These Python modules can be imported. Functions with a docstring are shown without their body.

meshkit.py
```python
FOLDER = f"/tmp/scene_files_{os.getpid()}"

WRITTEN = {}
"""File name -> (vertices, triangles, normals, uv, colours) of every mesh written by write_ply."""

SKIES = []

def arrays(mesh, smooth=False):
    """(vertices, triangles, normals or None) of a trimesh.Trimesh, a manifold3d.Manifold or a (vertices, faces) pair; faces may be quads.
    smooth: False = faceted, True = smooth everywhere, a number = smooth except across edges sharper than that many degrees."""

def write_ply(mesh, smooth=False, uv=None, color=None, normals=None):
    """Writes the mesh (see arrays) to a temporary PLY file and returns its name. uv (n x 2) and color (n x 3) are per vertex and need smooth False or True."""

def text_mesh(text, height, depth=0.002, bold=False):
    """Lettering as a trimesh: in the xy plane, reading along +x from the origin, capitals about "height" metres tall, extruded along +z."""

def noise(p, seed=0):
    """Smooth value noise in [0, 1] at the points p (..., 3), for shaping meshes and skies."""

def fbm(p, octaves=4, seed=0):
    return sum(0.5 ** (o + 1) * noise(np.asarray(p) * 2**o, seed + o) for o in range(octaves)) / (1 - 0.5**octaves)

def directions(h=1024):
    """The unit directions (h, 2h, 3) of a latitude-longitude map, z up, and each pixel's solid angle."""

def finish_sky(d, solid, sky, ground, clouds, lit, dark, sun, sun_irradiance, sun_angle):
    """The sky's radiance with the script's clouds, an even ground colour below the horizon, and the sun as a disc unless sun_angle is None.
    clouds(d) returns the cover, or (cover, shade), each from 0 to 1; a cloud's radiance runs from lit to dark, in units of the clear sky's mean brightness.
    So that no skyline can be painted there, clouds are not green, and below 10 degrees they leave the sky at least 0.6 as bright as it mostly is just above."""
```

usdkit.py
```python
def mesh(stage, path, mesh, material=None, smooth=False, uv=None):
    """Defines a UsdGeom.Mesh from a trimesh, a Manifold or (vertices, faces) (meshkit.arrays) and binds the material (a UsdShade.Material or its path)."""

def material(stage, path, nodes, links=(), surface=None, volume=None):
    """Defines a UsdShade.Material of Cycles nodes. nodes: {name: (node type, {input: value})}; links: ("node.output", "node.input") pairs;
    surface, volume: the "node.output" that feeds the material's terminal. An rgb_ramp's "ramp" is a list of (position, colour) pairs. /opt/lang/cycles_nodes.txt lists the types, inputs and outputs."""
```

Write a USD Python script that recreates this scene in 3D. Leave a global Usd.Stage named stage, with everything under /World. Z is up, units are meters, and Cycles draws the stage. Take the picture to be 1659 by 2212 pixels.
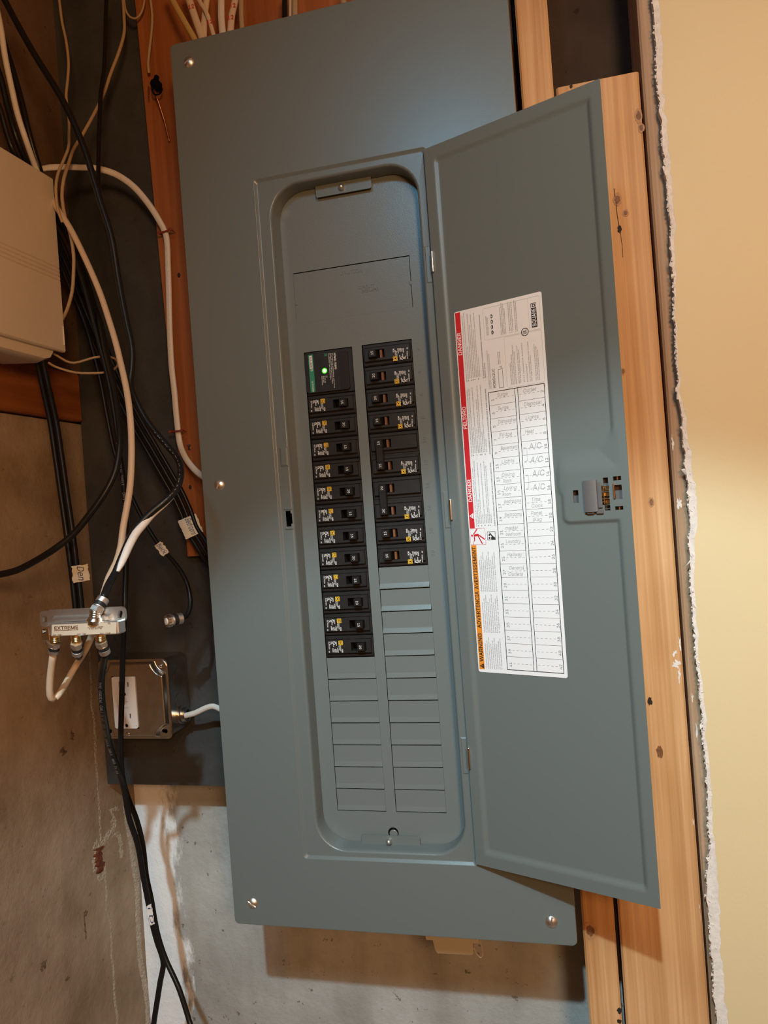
import math, random
import numpy as np, trimesh, shapely
import shapely.geometry as sg
import manifold3d as m3
import meshkit, usdkit
from pxr import Usd, UsdGeom, UsdLux, UsdShade, Gf, Sdf

rng = np.random.default_rng(7)
stage = Usd.Stage.CreateInMemory()
UsdGeom.SetStageUpAxis(stage, UsdGeom.Tokens.z)
UsdGeom.SetStageMetersPerUnit(stage, 1.0)
UsdGeom.Xform.Define(stage, '/World'); UsdGeom.Scope.Define(stage, '/World/Looks')
stage.SetDefaultPrim(stage.GetPrimAtPath('/World'))
# Panel coordinates: x along the wall to the right, y into the wall (0 = face of the panel cover), z up from the cover's
# lower edge. The cover's lower edge hangs 1 m above the floor, so world z = panel z + Z0.
Z0 = 1.0

# ---------------------------------------------------------------- camera
cam = UsdGeom.Camera.Define(stage, '/World/camera')
RGT = np.array([0.9672864, 0.2427517, -0.0736787]); DWN = np.array([-0.0709921, -0.0198089, -0.9972802]); FWD = np.array([-0.2435510, 0.9698862, -0.0019274])
EYE = np.array([0.4199972, -0.8100900, 0.4702860 + Z0])
m = Gf.Matrix4d(*RGT, 0, *(-DWN), 0, *(-FWD), 0, *EYE, 1)
cam.AddTransformOp().Set(m)
cam.CreateHorizontalApertureAttr(36.0); cam.CreateVerticalApertureAttr(36.0 * 2212 / 1659)
cam.CreateFocalLengthAttr(36.0 * 1638.255 / 1659)
cam.CreateClippingRangeAttr(Gf.Vec2f(0.01, 50.0))
cam.CreateExposureAttr(0.0)

# ---------------------------------------------------------------- lights: a hooded spot under the ceiling behind the camera, and a warm lamp in the room at the right
def sphere_light(path, pos, radius, color, intensity, aim=None, cone=None, soft=0.3):
    l = UsdLux.SphereLight.Define(stage, path)
    l.CreateRadiusAttr(radius); l.CreateColorAttr(Gf.Vec3f(*color)); l.CreateIntensityAttr(intensity)
    pos = np.array(pos, float) + (0, 0, Z0)
    if aim is None:
        l.AddTranslateOp().Set(Gf.Vec3d(*pos))
    else:
        f = np.array(aim, float) + (0, 0, Z0) - pos; f /= np.linalg.norm(f)
        r = np.cross(f, (0, 0, 1.0)); r /= np.linalg.norm(r); u = np.cross(r, f)
        l.AddTransformOp().Set(Gf.Matrix4d(*r, 0, *u, 0, *(-f), 0, *pos, 1))
        s = UsdLux.ShapingAPI.Apply(l.GetPrim())
        s.CreateShapingConeAngleAttr(cone); s.CreateShapingConeSoftnessAttr(soft)
    return l
SPOT = (0.40, -1.42, 1.40)
sphere_light('/World/spot_lamp_beam', SPOT, 0.02, (0.62, 0.90, 1.0), 6700.0, (0.39, 0.0, -0.49), 23.3, 0.28)
sphere_light('/World/blue_lamp', (0.17, -1.40, 1.41), 0.09, (0.22, 0.66, 1.0), 56.0, (0.62, 0.0, 0.50), 34.0, 1.0)
sphere_light('/World/side_lamp', (0.75, -1.30, 1.25), 0.10, (1.0, 1.0, 0.85), 72.0, (0.65, 0.0, 0.55), 32.0, 1.0)
sphere_light('/World/room_lamp', (0.85, -1.5, 0.75), 0.14, (1.0, 0.54, 0.235), 53.0)

# ---------------------------------------------------------------- helpers
MATS = {}
def mat(name, nodes, links, surface='p.BSDF'):
    MATS[name] = usdkit.material(stage, '/World/Looks/' + name, nodes, links, surface=surface)
def plain(name, color, rough=0.5, metal=0.0, spec=0.5, var=0.0, vscale=30.0, bump=0.0, bscale=300.0, stretch=(1, 1, 1), emit=0.0, coat=0.0):
    n = {'p': ('principled_bsdf', dict(base_color=color, roughness=rough, metallic=metal, specular_ior_level=spec, coat_weight=coat))}
    l = []
    if emit: n['p'][1].update(emission_color=color, emission_strength=emit)
    if var or bump:
        n['g'] = ('geometry', {}); n['map'] = ('mapping', dict(scale=stretch)); l.append(('g.position', 'map.vector'))
    if var:
        n['n'] = ('noise_texture', dict(scale=vscale, detail=5.0, roughness=0.6)); l.append(('map.vector', 'n.vector'))
        n['r'] = ('rgb_ramp', dict(ramp=[(0.25, tuple(c * (1 - var) for c in color)), (0.75, tuple(min(1, c * (1 + var)) for c in color))]))
        l += [('n.fac', 'r.fac'), ('r.color', 'p.base_color')]
    if bump:
        n['bn'] = ('noise_texture', dict(scale=bscale, detail=2.0)); n['b'] = ('bump', dict(strength=bump, distance=0.001))
        l += [('map.vector', 'bn.vector'), ('bn.fac', 'b.height'), ('b.normal', 'p.normal')]
    mat(name, n, l)

USED = {}
def numbered(parent, name):
    k = parent + '/' + name; i = USED.get(k, 0); USED[k] = i + 1
    return k if i == 0 else '%s_%03d' % (k, i)
BASE = {}
def thing(name, label, cat, base=(0, 0, 0), group=None, kind=None):
    p = numbered('/World', name); x = UsdGeom.Xform.Define(stage, p)
    b = np.array(base, float); x.AddTranslateOp().Set(Gf.Vec3d(*(b + (0, 0, Z0)))); BASE[p] = b
    tag(x.GetPrim(), label, cat, group, kind); return p
def tag(pr, label=None, cat=None, group=None, kind=None):
    for k, v in (('label', label), ('category', cat), ('group', group), ('kind', kind)):
        if v: pr.SetCustomDataByKey(k, v)
def base_of(path):
    while path and path not in BASE: path = path.rpartition('/')[0]
    return BASE.get(path)
def arr(mesh):
    v, f, _ = meshkit.arrays(mesh); return np.asarray(v, float), np.asarray(f, int)
def obj(name, mesh, material, parent=None, label=None, smooth=30, kind=None, cat=None, group=None):
    """one Mesh prim; mesh in panel coordinates"""
    v, f = arr(mesh)
    if parent is None:
        p = numbered('/World', name); v = v + (0, 0, Z0)
    else:
        p = numbered(parent, name); v = v - base_of(parent)
    r = usdkit.mesh(stage, p, trimesh.Trimesh(v, f, process=False), MATS[material], smooth=smooth)
    tag(r.GetPrim(), label, cat, group, kind)
    return p
def struct(name, mesh, material, parent=None, smooth=30):
    return obj(name, mesh, material, parent, smooth=smooth, kind='structure' if parent is None else None)
def copy_of(src, name, label, cat, base, group=None, rot=0.0):
    p = numbered('/World', name); x = UsdGeom.Xform.Define(stage, p)
    x.GetPrim().GetReferences().AddInternalReference(src); x.GetPrim().SetInstanceable(True)
    x.ClearXformOpOrder()
    x.AddTranslateOp().Set(Gf.Vec3d(base[0], base[1], base[2] + Z0))
    tag(x.GetPrim(), label, cat, group); return p

def cat(ms):
    vs, fs, n = [], [], 0
    for mm in ms:
        v, f = arr(mm); vs.append(v); fs.append(f + n); n += len(v)
    return trimesh.Trimesh(np.vstack(vs), np.vstack(fs), process=False)
def box(x0, x1, y0, y1, z0, z1):
    b = trimesh.creation.box((abs(x1 - x0), abs(y1 - y0), abs(z1 - z0))); b.apply_translation(((x0 + x1) / 2, (y0 + y1) / 2, (z0 + z1) / 2)); return b
def cbox(x0, x1, y0, y1, z0, z1, c=0.001):
    """box with chamfered edges: 24 corners' hull"""
    c = min(c, abs(x1 - x0) * .45, abs(y1 - y0) * .45, abs(z1 - z0) * .45)
    P = []
    for a, b, sx in ((x0, x1, 1),):
        for X, ix in ((min(x0, x1), 1), (max(x0, x1), -1)):
            for Y, iy in ((min(y0, y1), 1), (max(y0, y1), -1)):
                for Z, iz in ((min(z0, z1), 1), (max(z0, z1), -1)):
                    P += [(X + ix * c, Y + iy * c, Z), (X + ix * c, Y, Z + iz * c), (X, Y + iy * c, Z + iz * c)]
    return m3.Manifold.hull_points(np.array(P, np.float32))
def xf(mesh, M3=None, t=(0, 0, 0)):
    v, f = arr(mesh)
    if M3 is not None:
        M3 = np.asarray(M3, float); v = v @ M3.T
        if np.linalg.det(M3) < 0: f = f[:, ::-1]
    return trimesh.Trimesh(v + np.asarray(t, float), f, process=False)
def frame(ex, ey): 
    ex = np.array(ex, float); ey = np.array(ey, float); ex /= np.linalg.norm(ex); ey /= np.linalg.norm(ey)
    return np.stack([ex, ey, np.cross(ex, ey)], 1)
FRONT = frame((1, 0, 0), (0, 0, 1))                 # flat work facing the viewer: local x -> x, local y -> z, local z -> -y
def poly(p, depth, t=(0, 0, 0), F=FRONT):
    """extrudes a shapely polygon (x, z); its back at t, front 'depth' towards the viewer"""
    gs = list(p.geoms) if hasattr(p, 'geoms') else [p]
    return xf(cat([trimesh.creation.extrude_polygon(g, depth) for g in gs if g.area > 1e-10]), F, t)
def rrect(x0, x1, z0, z1, r, n=6):
    return sg.box(x0 + r, z0 + r, x1 - r, z1 - r).buffer(r, quad_segs=n)
_tc = {}
def flat_text(text, h, bold=False, depth=0.0):
    k = (text, h, bold)
    if k not in _tc:
        v, f = arr(meshkit.text_mesh(text, h, 0.001, bold))
        n = np.cross(v[f[:, 1]] - v[f[:, 0]], v[f[:, 2]] - v[f[:, 0]])[:, 2]
        f = f[n > 1e-14]; v = v.copy(); v[:, 2] = 0
        u, inv = np.unique(f, return_inverse=True)
        _tc[k] = trimesh.Trimesh(v[u], inv.reshape(-1, 3), process=False)
    return _tc[k]
def text_at(text, h, pos, ex=(1, 0, 0), ey=(0, 0, 1), width=None, bold=False, anchor='l', shear=0.0, deep=0.0):
    """flat lettering; pos = start (or centre) of the baseline"""
    g = flat_text(text, h, bold) if not deep else meshkit.text_mesh(text, h, deep, bold)
    v, f = arr(g); v = v.copy(); w = v[:, 0].max()
    if width: v[:, 0] *= width / w; w = width
    if anchor == 'c': v[:, 0] -= w / 2
    v[:, 0] += shear * v[:, 1]
    return xf(trimesh.Trimesh(v, f, process=False), frame(ex, ey), pos)
def quad(a, b, c, d): return trimesh.Trimesh([a, b, c, d], [(0, 1, 2), (0, 2, 3)], process=False)
def spline(pts, step=0.006):
    P = np.asarray(pts, float)
    P = np.vstack([2 * P[0] - P[1], P, 2 * P[-1] - P[-2]]); out = []
    for i in range(1, len(P) - 2):
        p0, p1, p2, p3 = P[i - 1:i + 3]; L = np.linalg.norm(p2 - p1); n = max(2, int(L / step))
        d = [max(np.linalg.norm(b - a), 1e-6) ** .5 for a, b in ((p0, p1), (p1, p2), (p2, p3))]
        t0, t1, t2, t3 = 0, d[0], d[0] + d[1], sum(d)
        for t in np.linspace(t1, t2, n, endpoint=False):
            A1 = (t1 - t) / (t1 - t0) * p0 + (t - t0) / (t1 - t0) * p1; A2 = (t2 - t) / (t2 - t1) * p1 + (t - t1) / (t2 - t1) * p2
            A3 = (t3 - t) / (t3 - t2) * p2 + (t - t2) / (t3 - t2) * p3
            B1 = (t2 - t) / (t2 - t0) * A1 + (t - t0) / (t2 - t0) * A2; B2 = (t3 - t) / (t3 - t1) * A2 + (t - t1) / (t3 - t1) * A3
            out.append((t2 - t) / (t2 - t1) * B1 + (t - t1) / (t2 - t1) * B2)
    out.append(P[-2]); return np.array(out)
def tube(pts, r, flat=1.0, sides=14, smooth=True, step=0.006):
    """swept cable; r a number or one per sample fraction; flat < 1 squeezes it in depth (y)"""
    p = spline(pts, step) if smooth else np.asarray(pts, float)
    t = np.gradient(p, axis=0); t /= np.linalg.norm(t, axis=1, keepdims=True) + 1e-12
    ref = np.array([0, -1.0, 0]); a = np.cross(t, ref); a /= np.linalg.norm(a, axis=1, keepdims=True) + 1e-9
    for i in range(1, len(a)):
        if a[i] @ a[i - 1] < 0: a[i] = -a[i]
    b = np.cross(t, a); n = len(p)
    r = np.interp(np.linspace(0, 1, n), np.linspace(0, 1, len(np.atleast_1d(r))), np.atleast_1d(r))
    ang = np.arange(sides) * 2 * np.pi / sides
    v = p[:, None] + r[:, None, None] * (np.cos(ang)[None, :, None] * a[:, None] + flat * np.sin(ang)[None, :, None] * b[:, None])
    i, j = np.meshgrid(np.arange(n - 1), np.arange(sides), indexing='ij')
    q = np.stack([i * sides + j, i * sides + (j + 1) % sides, (i + 1) * sides + (j + 1) % sides, (i + 1) * sides + j], -1).reshape(-1, 4)
    f = np.vstack([q[:, [0, 1, 2]], q[:, [0, 2, 3]]])
    v = v.reshape(-1, 3); k = len(v); v = np.vstack([v, p[0], p[-1]])
    jj = np.arange(sides); f = np.vstack([f, np.stack([np.full(sides, k), (jj + 1) % sides, jj], 1), np.stack([np.full(sides, k + 1), (n - 1) * sides + jj, (n - 1) * sides + (jj + 1) % sides], 1)])
    mm = trimesh.Trimesh(v, f, process=False)
    if mm.volume < 0: mm.invert()
    return mm
def lathe(profile, origin, axis, n=24):
    """revolves (r, h) pairs about axis through origin"""
    pr = np.asarray(profile, float); ang = np.arange(n) * 2 * np.pi / n
    a = np.array(axis, float); a /= np.linalg.norm(a); u = np.cross(a, (0, 0, 1.0) if abs(a[2]) < .9 else (1.0, 0, 0)); u /= np.linalg.norm(u); w = np.cross(a, u)
    v = (pr[:, None, 1, None] * a + pr[:, None, 0, None] * (np.cos(ang)[None, :, None] * u + np.sin(ang)[None, :, None] * w)).reshape(-1, 3) + origin
    i, j = np.meshgrid(np.arange(len(pr) - 1), np.arange(n), indexing='ij')
    q = np.stack([i * n + j, i * n + (j + 1) % n, (i + 1) * n + (j + 1) % n, (i + 1) * n + j], -1).reshape(-1, 4)
    mm = trimesh.Trimesh(v, np.vstack([q[:, [0, 1, 2]], q[:, [0, 2, 3]]]), process=False)
    if mm.volume < 0: mm.invert()
    return mm
def rr_ring(x0, x1, z0, z1, r, y, n=8):
    out = []
    for cx, cz, a0 in ((x1 - r, z1 - r, 0), (x0 + r, z1 - r, 90), (x0 + r, z0 + r, 180), (x1 - r, z0 + r, 270)):
        for k in range(n + 1):
            a = math.radians(a0 + 90 * k / n); out.append((cx + r * math.cos(a), y, cz + r * math.sin(a)))
    return np.array(out)
def loft(rings, close=True):
    """skins a list of equal rings; close joins the last to the first (a solid of ring section)"""
    n = len(rings[0]); v = np.vstack(rings); R = len(rings); q = []
    for i in range(R if close else R - 1):
        for j in range(n):
            a, b = i * n, ((i + 1) % R) * n; q.append((a + j, a + (j + 1) % n, b + (j + 1) % n, b + j))
    q = np.array(q); mm = trimesh.Trimesh(v, np.vstack([q[:, [0, 1, 2]], q[:, [0, 2, 3]]]), process=False)
    if close and mm.volume < 0: mm.invert()
    return mm
def hull(ps): return m3.Manifold.hull_points(np.asarray(ps, np.float32))
def mani(mesh):
    v, f = arr(mesh); k, inv = np.unique(np.round(v, 7), axis=0, return_inverse=True); f = inv.ravel()[f]; v = k
    f = f[(f[:, 0] != f[:, 1]) & (f[:, 1] != f[:, 2]) & (f[:, 2] != f[:, 0])]
    return m3.Manifold(m3.Mesh(np.asarray(v, np.float32), np.asarray(f, np.uint32)))
def C(name, i=None): return [tuple(c / 1000.0 - (Z0 if k == 2 else 0) for k, c in enumerate(p)) for p in CABLES[name]]
CABLES = {
    'A': [(-163.5, -75, 2085.7), (-161, -73.1, 2075.9), (-131.4, -71.3, 2012.9), (-106.7, -69.4, 1967.2), (-92.8, -67.5, 1936.9), (-77.4, -65.6, 1891), (-65.6, -63.7, 1838.2), (-55.8, -61.9, 1796.1), (-52.2, -60, 1749.8), (-44.7, -62.5, 1701.8), (-38.5, -65, 1667.3), (-39.5, -67.5, 1644), (-40.7, -70, 1631.1), (-37.7, -72.5, 1620.3), (-20.4, -75, 1585.4), (3.2, -77.5, 1556), (15, -80, 1542.4), (23.7, -90, 1527), (23.5, -100, 1509.4), (17.2, -110, 1498.4), (2.5, -120, 1484.9), (-11.7, -130, 1467.8), (-17.9, -140, 1448.3), (-22.3, -150, 1429.6), (-21.4, -165, 1418), (-17.1, -180, 1408.1)],
    'Astrip': [(18, -100, 1500.7), (9.9, -107.3, 1493.2), (0.8, -114.7, 1484.4), (-5, -122, 1475.5), (-11, -128, 1466.3), (-14.9, -134, 1455.6), (-16.3, -140.3, 1446.4), (-17.6, -146.7, 1437.3), (-17.6, -153, 1431)],
    'B': [(-180.3, 5, 1892.7), (-159.9, -10, 1865.3), (-136.2, -21.2, 1833.5), (-110, -32.5, 1787.5), (-87.5, -43.7, 1743.6), (-70.9, -55, 1707), (-57.1, -66.3, 1677), (-45.2, -77.5, 1648.1), (-34.4, -88.8, 1622.7), (-25.3, -100, 1598.1), (-21.2, -106.2, 1572.8), (-19.2, -112.5, 1543.3), (-19.2, -118.8, 1514.5), (-20, -125, 1495.6), (-24.3, -128.8, 1472.4), (-26.1, -132.5, 1453.9), (-30.2, -136.2, 1438), (-36.7, -140, 1424.7), (-45.2, -141, 1404.3), (-54.1, -142, 1379.1), (-71.3, -128, 1362.6), (-79.1, -126, 1351.4), (-96.7, -124, 1330.7), (-95.5, -142, 1317.5), (-90.5, -160, 1311.1), (-93.4, -165, 1307.9), (-92.1, -170, 1314.2), (-86.9, -175, 1329), (-80.2, -180, 1343.5), (-73.1, -185, 1356.9)],
    'D': [(-19.6, -180, 1354.5), (-35.4, -163.3, 1338.9), (-50.3, -146.7, 1317), (-62.4, -130, 1290.3), (-80.1, -102.5, 1264.7), (-97.1, -75, 1237.7), (-108, -47.5, 1199.7), (-120, -20, 1163.7), (-122.8, -10, 1125.3), (-120.8, 0, 1090.3), (-122.7, 10, 1043.7), (-125.7, 20, 1011.7), (-125, 25, 979), (-122.6, 30, 950.9), (-121.7, 35, 935.2), (-123.4, 40, 918.1), (-127.3, 37.5, 901.1), (-131.4, 35, 880.7), (-138.6, 32.5, 847.2), (-140.3, 30, 832.4)],
    'E': [(-197.3, 20, 1886.9), (-178.5, 15.6, 1861.8), (-160.4, 11.1, 1831.4), (-147.3, 6.7, 1793.8), (-133.7, 2.2, 1748.1), (-121.1, -2.2, 1700.5), (-109.4, -6.7, 1653.7), (-101.1, -11.1, 1605.2), (-95.7, -15.6, 1560.3), (-90.2, -20, 1525.2), (-83.8, -30, 1495), (-79.9, -40, 1456.5), (-77.5, -50, 1414.9), (-75, -60, 1382.1), (-89.9, -45, 1342.4), (-107.3, -30, 1273.4), (-119, -20, 1226.9), (-128, -10, 1190.4), (-133.6, 0, 1164.4), (-134.6, 10, 1137.9), (-131.9, 17.7, 1113.7), (-130.5, 25.3, 1078.7), (-133.3, 33, 1032), (-128.5, 32.2, 1005.2), (-125.5, 31.5, 981.3), (-121.7, 30.8, 959.2), (-113.2, 30, 932.4), (-94, 23.3, 902.3), (-77.8, 16.7, 863.6), (-69.5, 10, 853.2)],
    'F': [(-221.6, 55, 1907.2), (-199.6, 50, 1874.4), (-179.7, 45, 1836.6), (-161.4, 40, 1793.8), (-138.9, 20, 1750.4), (-118.5, 0, 1720.2), (-100.9, -20, 1684), (-82.3, -40, 1649.2), (-72.6, -50, 1621.9), (-64.7, -60, 1594.9), (-58.6, -70, 1567.8), (-59.9, -80, 1535.9), (-69.3, -87.5, 1512.8), (-84.8, -95, 1490.5), (-103.6, -102.5, 1468.6), (-120.3, -110, 1455.6), (-144.5, -115, 1443), (-162, -120, 1435.5), (-179, -125, 1432.4), (-192.3, -130, 1431.6)],
    'G': [(-211.7, 35, 1856.3), (-200.4, 38.3, 1825.8), (-187.1, 41.7, 1786.1), (-172.7, 45, 1743.3), (-162.8, 43.3, 1709), (-152.8, 41.7, 1663.1), (-145.6, 40, 1615), (-137.7, 38.3, 1570), (-125.8, 36.7, 1533.2), (-113.3, 35, 1504.8), (-102.3, 33.3, 1483.2), (-88.4, 31.7, 1459.8), (-76, 30, 1443.1), (-62.1, 25, 1431.2), (-46.8, 20, 1414.5), (-36.8, 15, 1398.3), (-31.8, 10, 1380.3), (-30.7, 4, 1369.5), (-32.2, -2, 1363.3), (-33.8, -8, 1362.1)],
    'H0': [(-225, 45, 1873.6), (-211.1, 50, 1836.8), (-193.6, 55, 1784.3), (-177.4, 60, 1731.9), (-162.8, 65, 1685.6), (-148.9, 70, 1645.4), (-134.2, 72.4, 1610.7), (-115.1, 74.8, 1572.8), (-97.3, 77.2, 1536.9), (-83.6, 79.6, 1508.1), (-75, 82, 1483.3), (-67.4, 79.7, 1462.4), (-56.9, 77.3, 1446.2), (-47.7, 75, 1432.1), (-33.3, 67.5, 1417.7), (-19.1, 60, 1404.2)],
    'H1': [(-217.9, 45, 1875.7), (-204, 50, 1839), (-186.5, 55, 1786.6), (-170.4, 60, 1734.3), (-155.8, 65, 1688.1), (-141.9, 70, 1647.9), (-127.3, 72.4, 1613.4), (-108.2, 74.8, 1575.5), (-90.4, 77.2, 1539.6), (-76.8, 79.6, 1510.9), (-68.2, 82, 1486.1), (-60.6, 79.7, 1465.2), (-50.2, 77.3, 1449.1), (-41, 75, 1435), (-26.7, 67.5, 1420.6), (-12.6, 60, 1407.1)],
    'H2': [(-210.8, 45, 1877.8), (-196.9, 50, 1841.2), (-179.5, 55, 1788.9), (-163.4, 60, 1736.7), (-148.8, 65, 1690.6), (-134.9, 70, 1650.5), (-120.3, 72.4, 1616), (-101.3, 74.8, 1578.1), (-83.5, 77.2, 1542.4), (-70, 79.6, 1513.6), (-61.4, 82, 1488.9), (-53.9, 79.7, 1468.1), (-43.5, 77.3, 1452), (-34.3, 75, 1437.9), (-20.1, 67.5, 1423.5), (-6.1, 60, 1410)],
    'I0': [(-188.7, -30, 1684.1), (-179.9, -34.3, 1649.3), (-172.8, -38.6, 1626.1), (-165.5, -42.9, 1599.3), (-159.2, -47.1, 1561.6), (-152.7, -51.4, 1519.6), (-146.5, -55.7, 1482.9), (-140.6, -60, 1442.4), (-133.4, -67.5, 1419.6), (-126.9, -75, 1395.7), (-120.7, -82.5, 1376.9), (-114.4, -90, 1359.1), (-97, -112, 1351.6), (-70.1, -150, 1349.8), (-59.5, -166, 1349.5), (-50.7, -179, 1354.2)],
    'I1': [(-180.4, -30, 1683.1), (-171.7, -34.3, 1648.4), (-164.7, -38.6, 1625.2), (-157.4, -42.9, 1598.5), (-151.1, -47.1, 1560.9), (-144.7, -51.4, 1518.9), (-138.5, -55.7, 1482.3), (-132.8, -60, 1442), (-125.6, -67.5, 1419.2), (-119.2, -75, 1395.4), (-113, -82.5, 1376.6), (-106.8, -90, 1358.9)],
    'J': [(-179.2, -65, 2077.4), (-178.8, -61, 2057.4), (-178.8, -57, 2024.5), (-176.4, -53, 1990.3), (-174.1, -49, 1961.1), (-170.1, -45, 1936.9), (-172.5, -33.5, 1921.8), (-175.7, -22, 1910.8), (-174.2, -15, 1895)],
    'M0': [(-208, -35, 2100.2), (-198.7, -32.5, 2060.9), (-189.9, -30, 2021.7), (-183.5, -27.5, 1985.7), (-179.3, -25, 1952.9), (-178.4, -17.5, 1928.3), (-178.1, -10, 1910.7)],
    'M1': [(-195.1, -60, 2033.3), (-186.9, -56.7, 2001.2), (-183.6, -53.3, 1970.1), (-178.5, -50, 1938.3), (-179.7, -37.5, 1919.8), (-183, -25, 1910.9)],
    'M2': [(-186.4, -75, 1980.8), (-180.3, -70, 1958.4), (-178.1, -65, 1933.9), (-175.3, -60, 1914.4), (-177.7, -47.5, 1905.8), (-183.2, -35, 1903.4)],
    'K': [(-184.6, -10, 1911.8), (-180.6, 0, 1919.8), (-169.5, 10, 1923.7), (-161.2, 23.3, 1927.8), (-152.6, 36.7, 1931.3), (-142.9, 50, 1934.6), (-139.2, 57.5, 1935.3), (-125, 65, 1930.4), (-105.4, 72.5, 1915), (-89.6, 80, 1892.9), (-77.7, 86, 1868.9), (-73.1, 92, 1852.6), (-73.2, 91.7, 1808.2), (-75.3, 91.4, 1764.6), (-77.4, 91.1, 1721), (-78.2, 90.9, 1676.6), (-76.9, 90.6, 1649.6), (-75.9, 90.3, 1602.7), (-73.9, 90, 1576.3), (-61.9, 80, 1557.1), (-45.4, 70, 1540.4), (-28.1, 60, 1529.2), (-4.9, 50, 1518.5)],
    'L1': [(-184.7, 60, 2175.2), (-180.4, 55.6, 2162.3), (-175.7, 51.3, 2130.3), (-168.7, 46.9, 2100.5), (-164.7, 42.5, 2069.2), (-164.9, 38.1, 2045), (-165.5, 33.7, 2024), (-161.9, 29.4, 2004.1), (-158.2, 25, 1985.5), (-151, 12.7, 1962.7), (-144.4, 0.3, 1939.3), (-144.1, -12, 1917.6), (-147.7, -18.5, 1901.1), (-147.7, -25, 1880.8), (-149.2, -22.5, 1856.1), (-146, -20, 1841)],
    'L2': [(-111.4, 95, 2180.3), (-107.6, 88.3, 2165.9), (-104.1, 81.7, 2139.1), (-102, 75, 2112.8), (-107.3, 68.3, 2086.1), (-117.6, 61.7, 2056.5), (-125.5, 55, 2028.5), (-133, 41.7, 1997.9), (-143.6, 28.3, 1966.2), (-147.7, 15, 1944.2), (-145.9, 0, 1919.2), (-144.1, -15, 1891.9), (-147.5, -15, 1874.7), (-145.3, -15, 1848.2), (-141.8, -12.5, 1828.5), (-141.2, -10, 1804.7), (-144.7, -7.5, 1785.9), (-150.4, -5, 1763.3), (-161.2, -2.5, 1742.8), (-170.5, 0, 1732.8)],
    'L3': [(-69.5, 90, 2167.1), (-69.1, 90.3, 2158.1), (-68.4, 90.7, 2136.4), (-71.7, 91, 2115.5), (-77.4, 91.3, 2090.2), (-80.1, 91.7, 2076.4), (-79.9, 92, 2065.6)],
    'L4': [(-105.6, 88, 2170.1), (-105.2, 88.3, 2153.1), (-100, 88.6, 2142.4), (-92.3, 88.9, 2138.3), (-85.4, 89.1, 2141.2), (-80.2, 89.4, 2149.3), (-77.4, 89.7, 2159.7), (-76.8, 90, 2168.9)],
    'L5': [(-183.9, -10, 1692.8), (-179.1, -4, 1688.8), (-171.1, 2, 1682), (-164.5, 8, 1680), (-152.9, 14, 1683.1), (-143, 20, 1686.4), (-131.1, 26.7, 1687.3), (-124.6, 33.3, 1685.4), (-124.1, 40, 1681.2), (-121.5, 30, 1672.3), (-125.7, 20, 1666.5), (-137.9, 10, 1664.6), (-157.3, 0, 1665.9), (-168.3, -6.7, 1669.5), (-177.1, -13.3, 1673.9), (-180, -20, 1677.6)],
    'N': [(-114.1, 60, 2155.4), (-112.7, 50, 2107.5), (-112.8, 40, 2050.2), (-113.5, 30, 2015.4), (-111.9, 20, 1975.1), (-107.9, 6.7, 1928.5), (-101.9, -6.7, 1891.1), (-92.5, -20, 1855.7), (-85.6, -25, 1823.9), (-77.1, -30, 1783.3), (-67.9, -35, 1737.8), (-59.6, -40, 1698.4), (-51.6, -45, 1677.9)],
    'cop': [(-73, 90, 2043.6), (-69.5, 88, 2031), (-67, 92, 2016.1), (-64.6, 96, 2000), (-62.4, 97, 1984.8), (-60.5, 97, 1974.7)],
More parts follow.
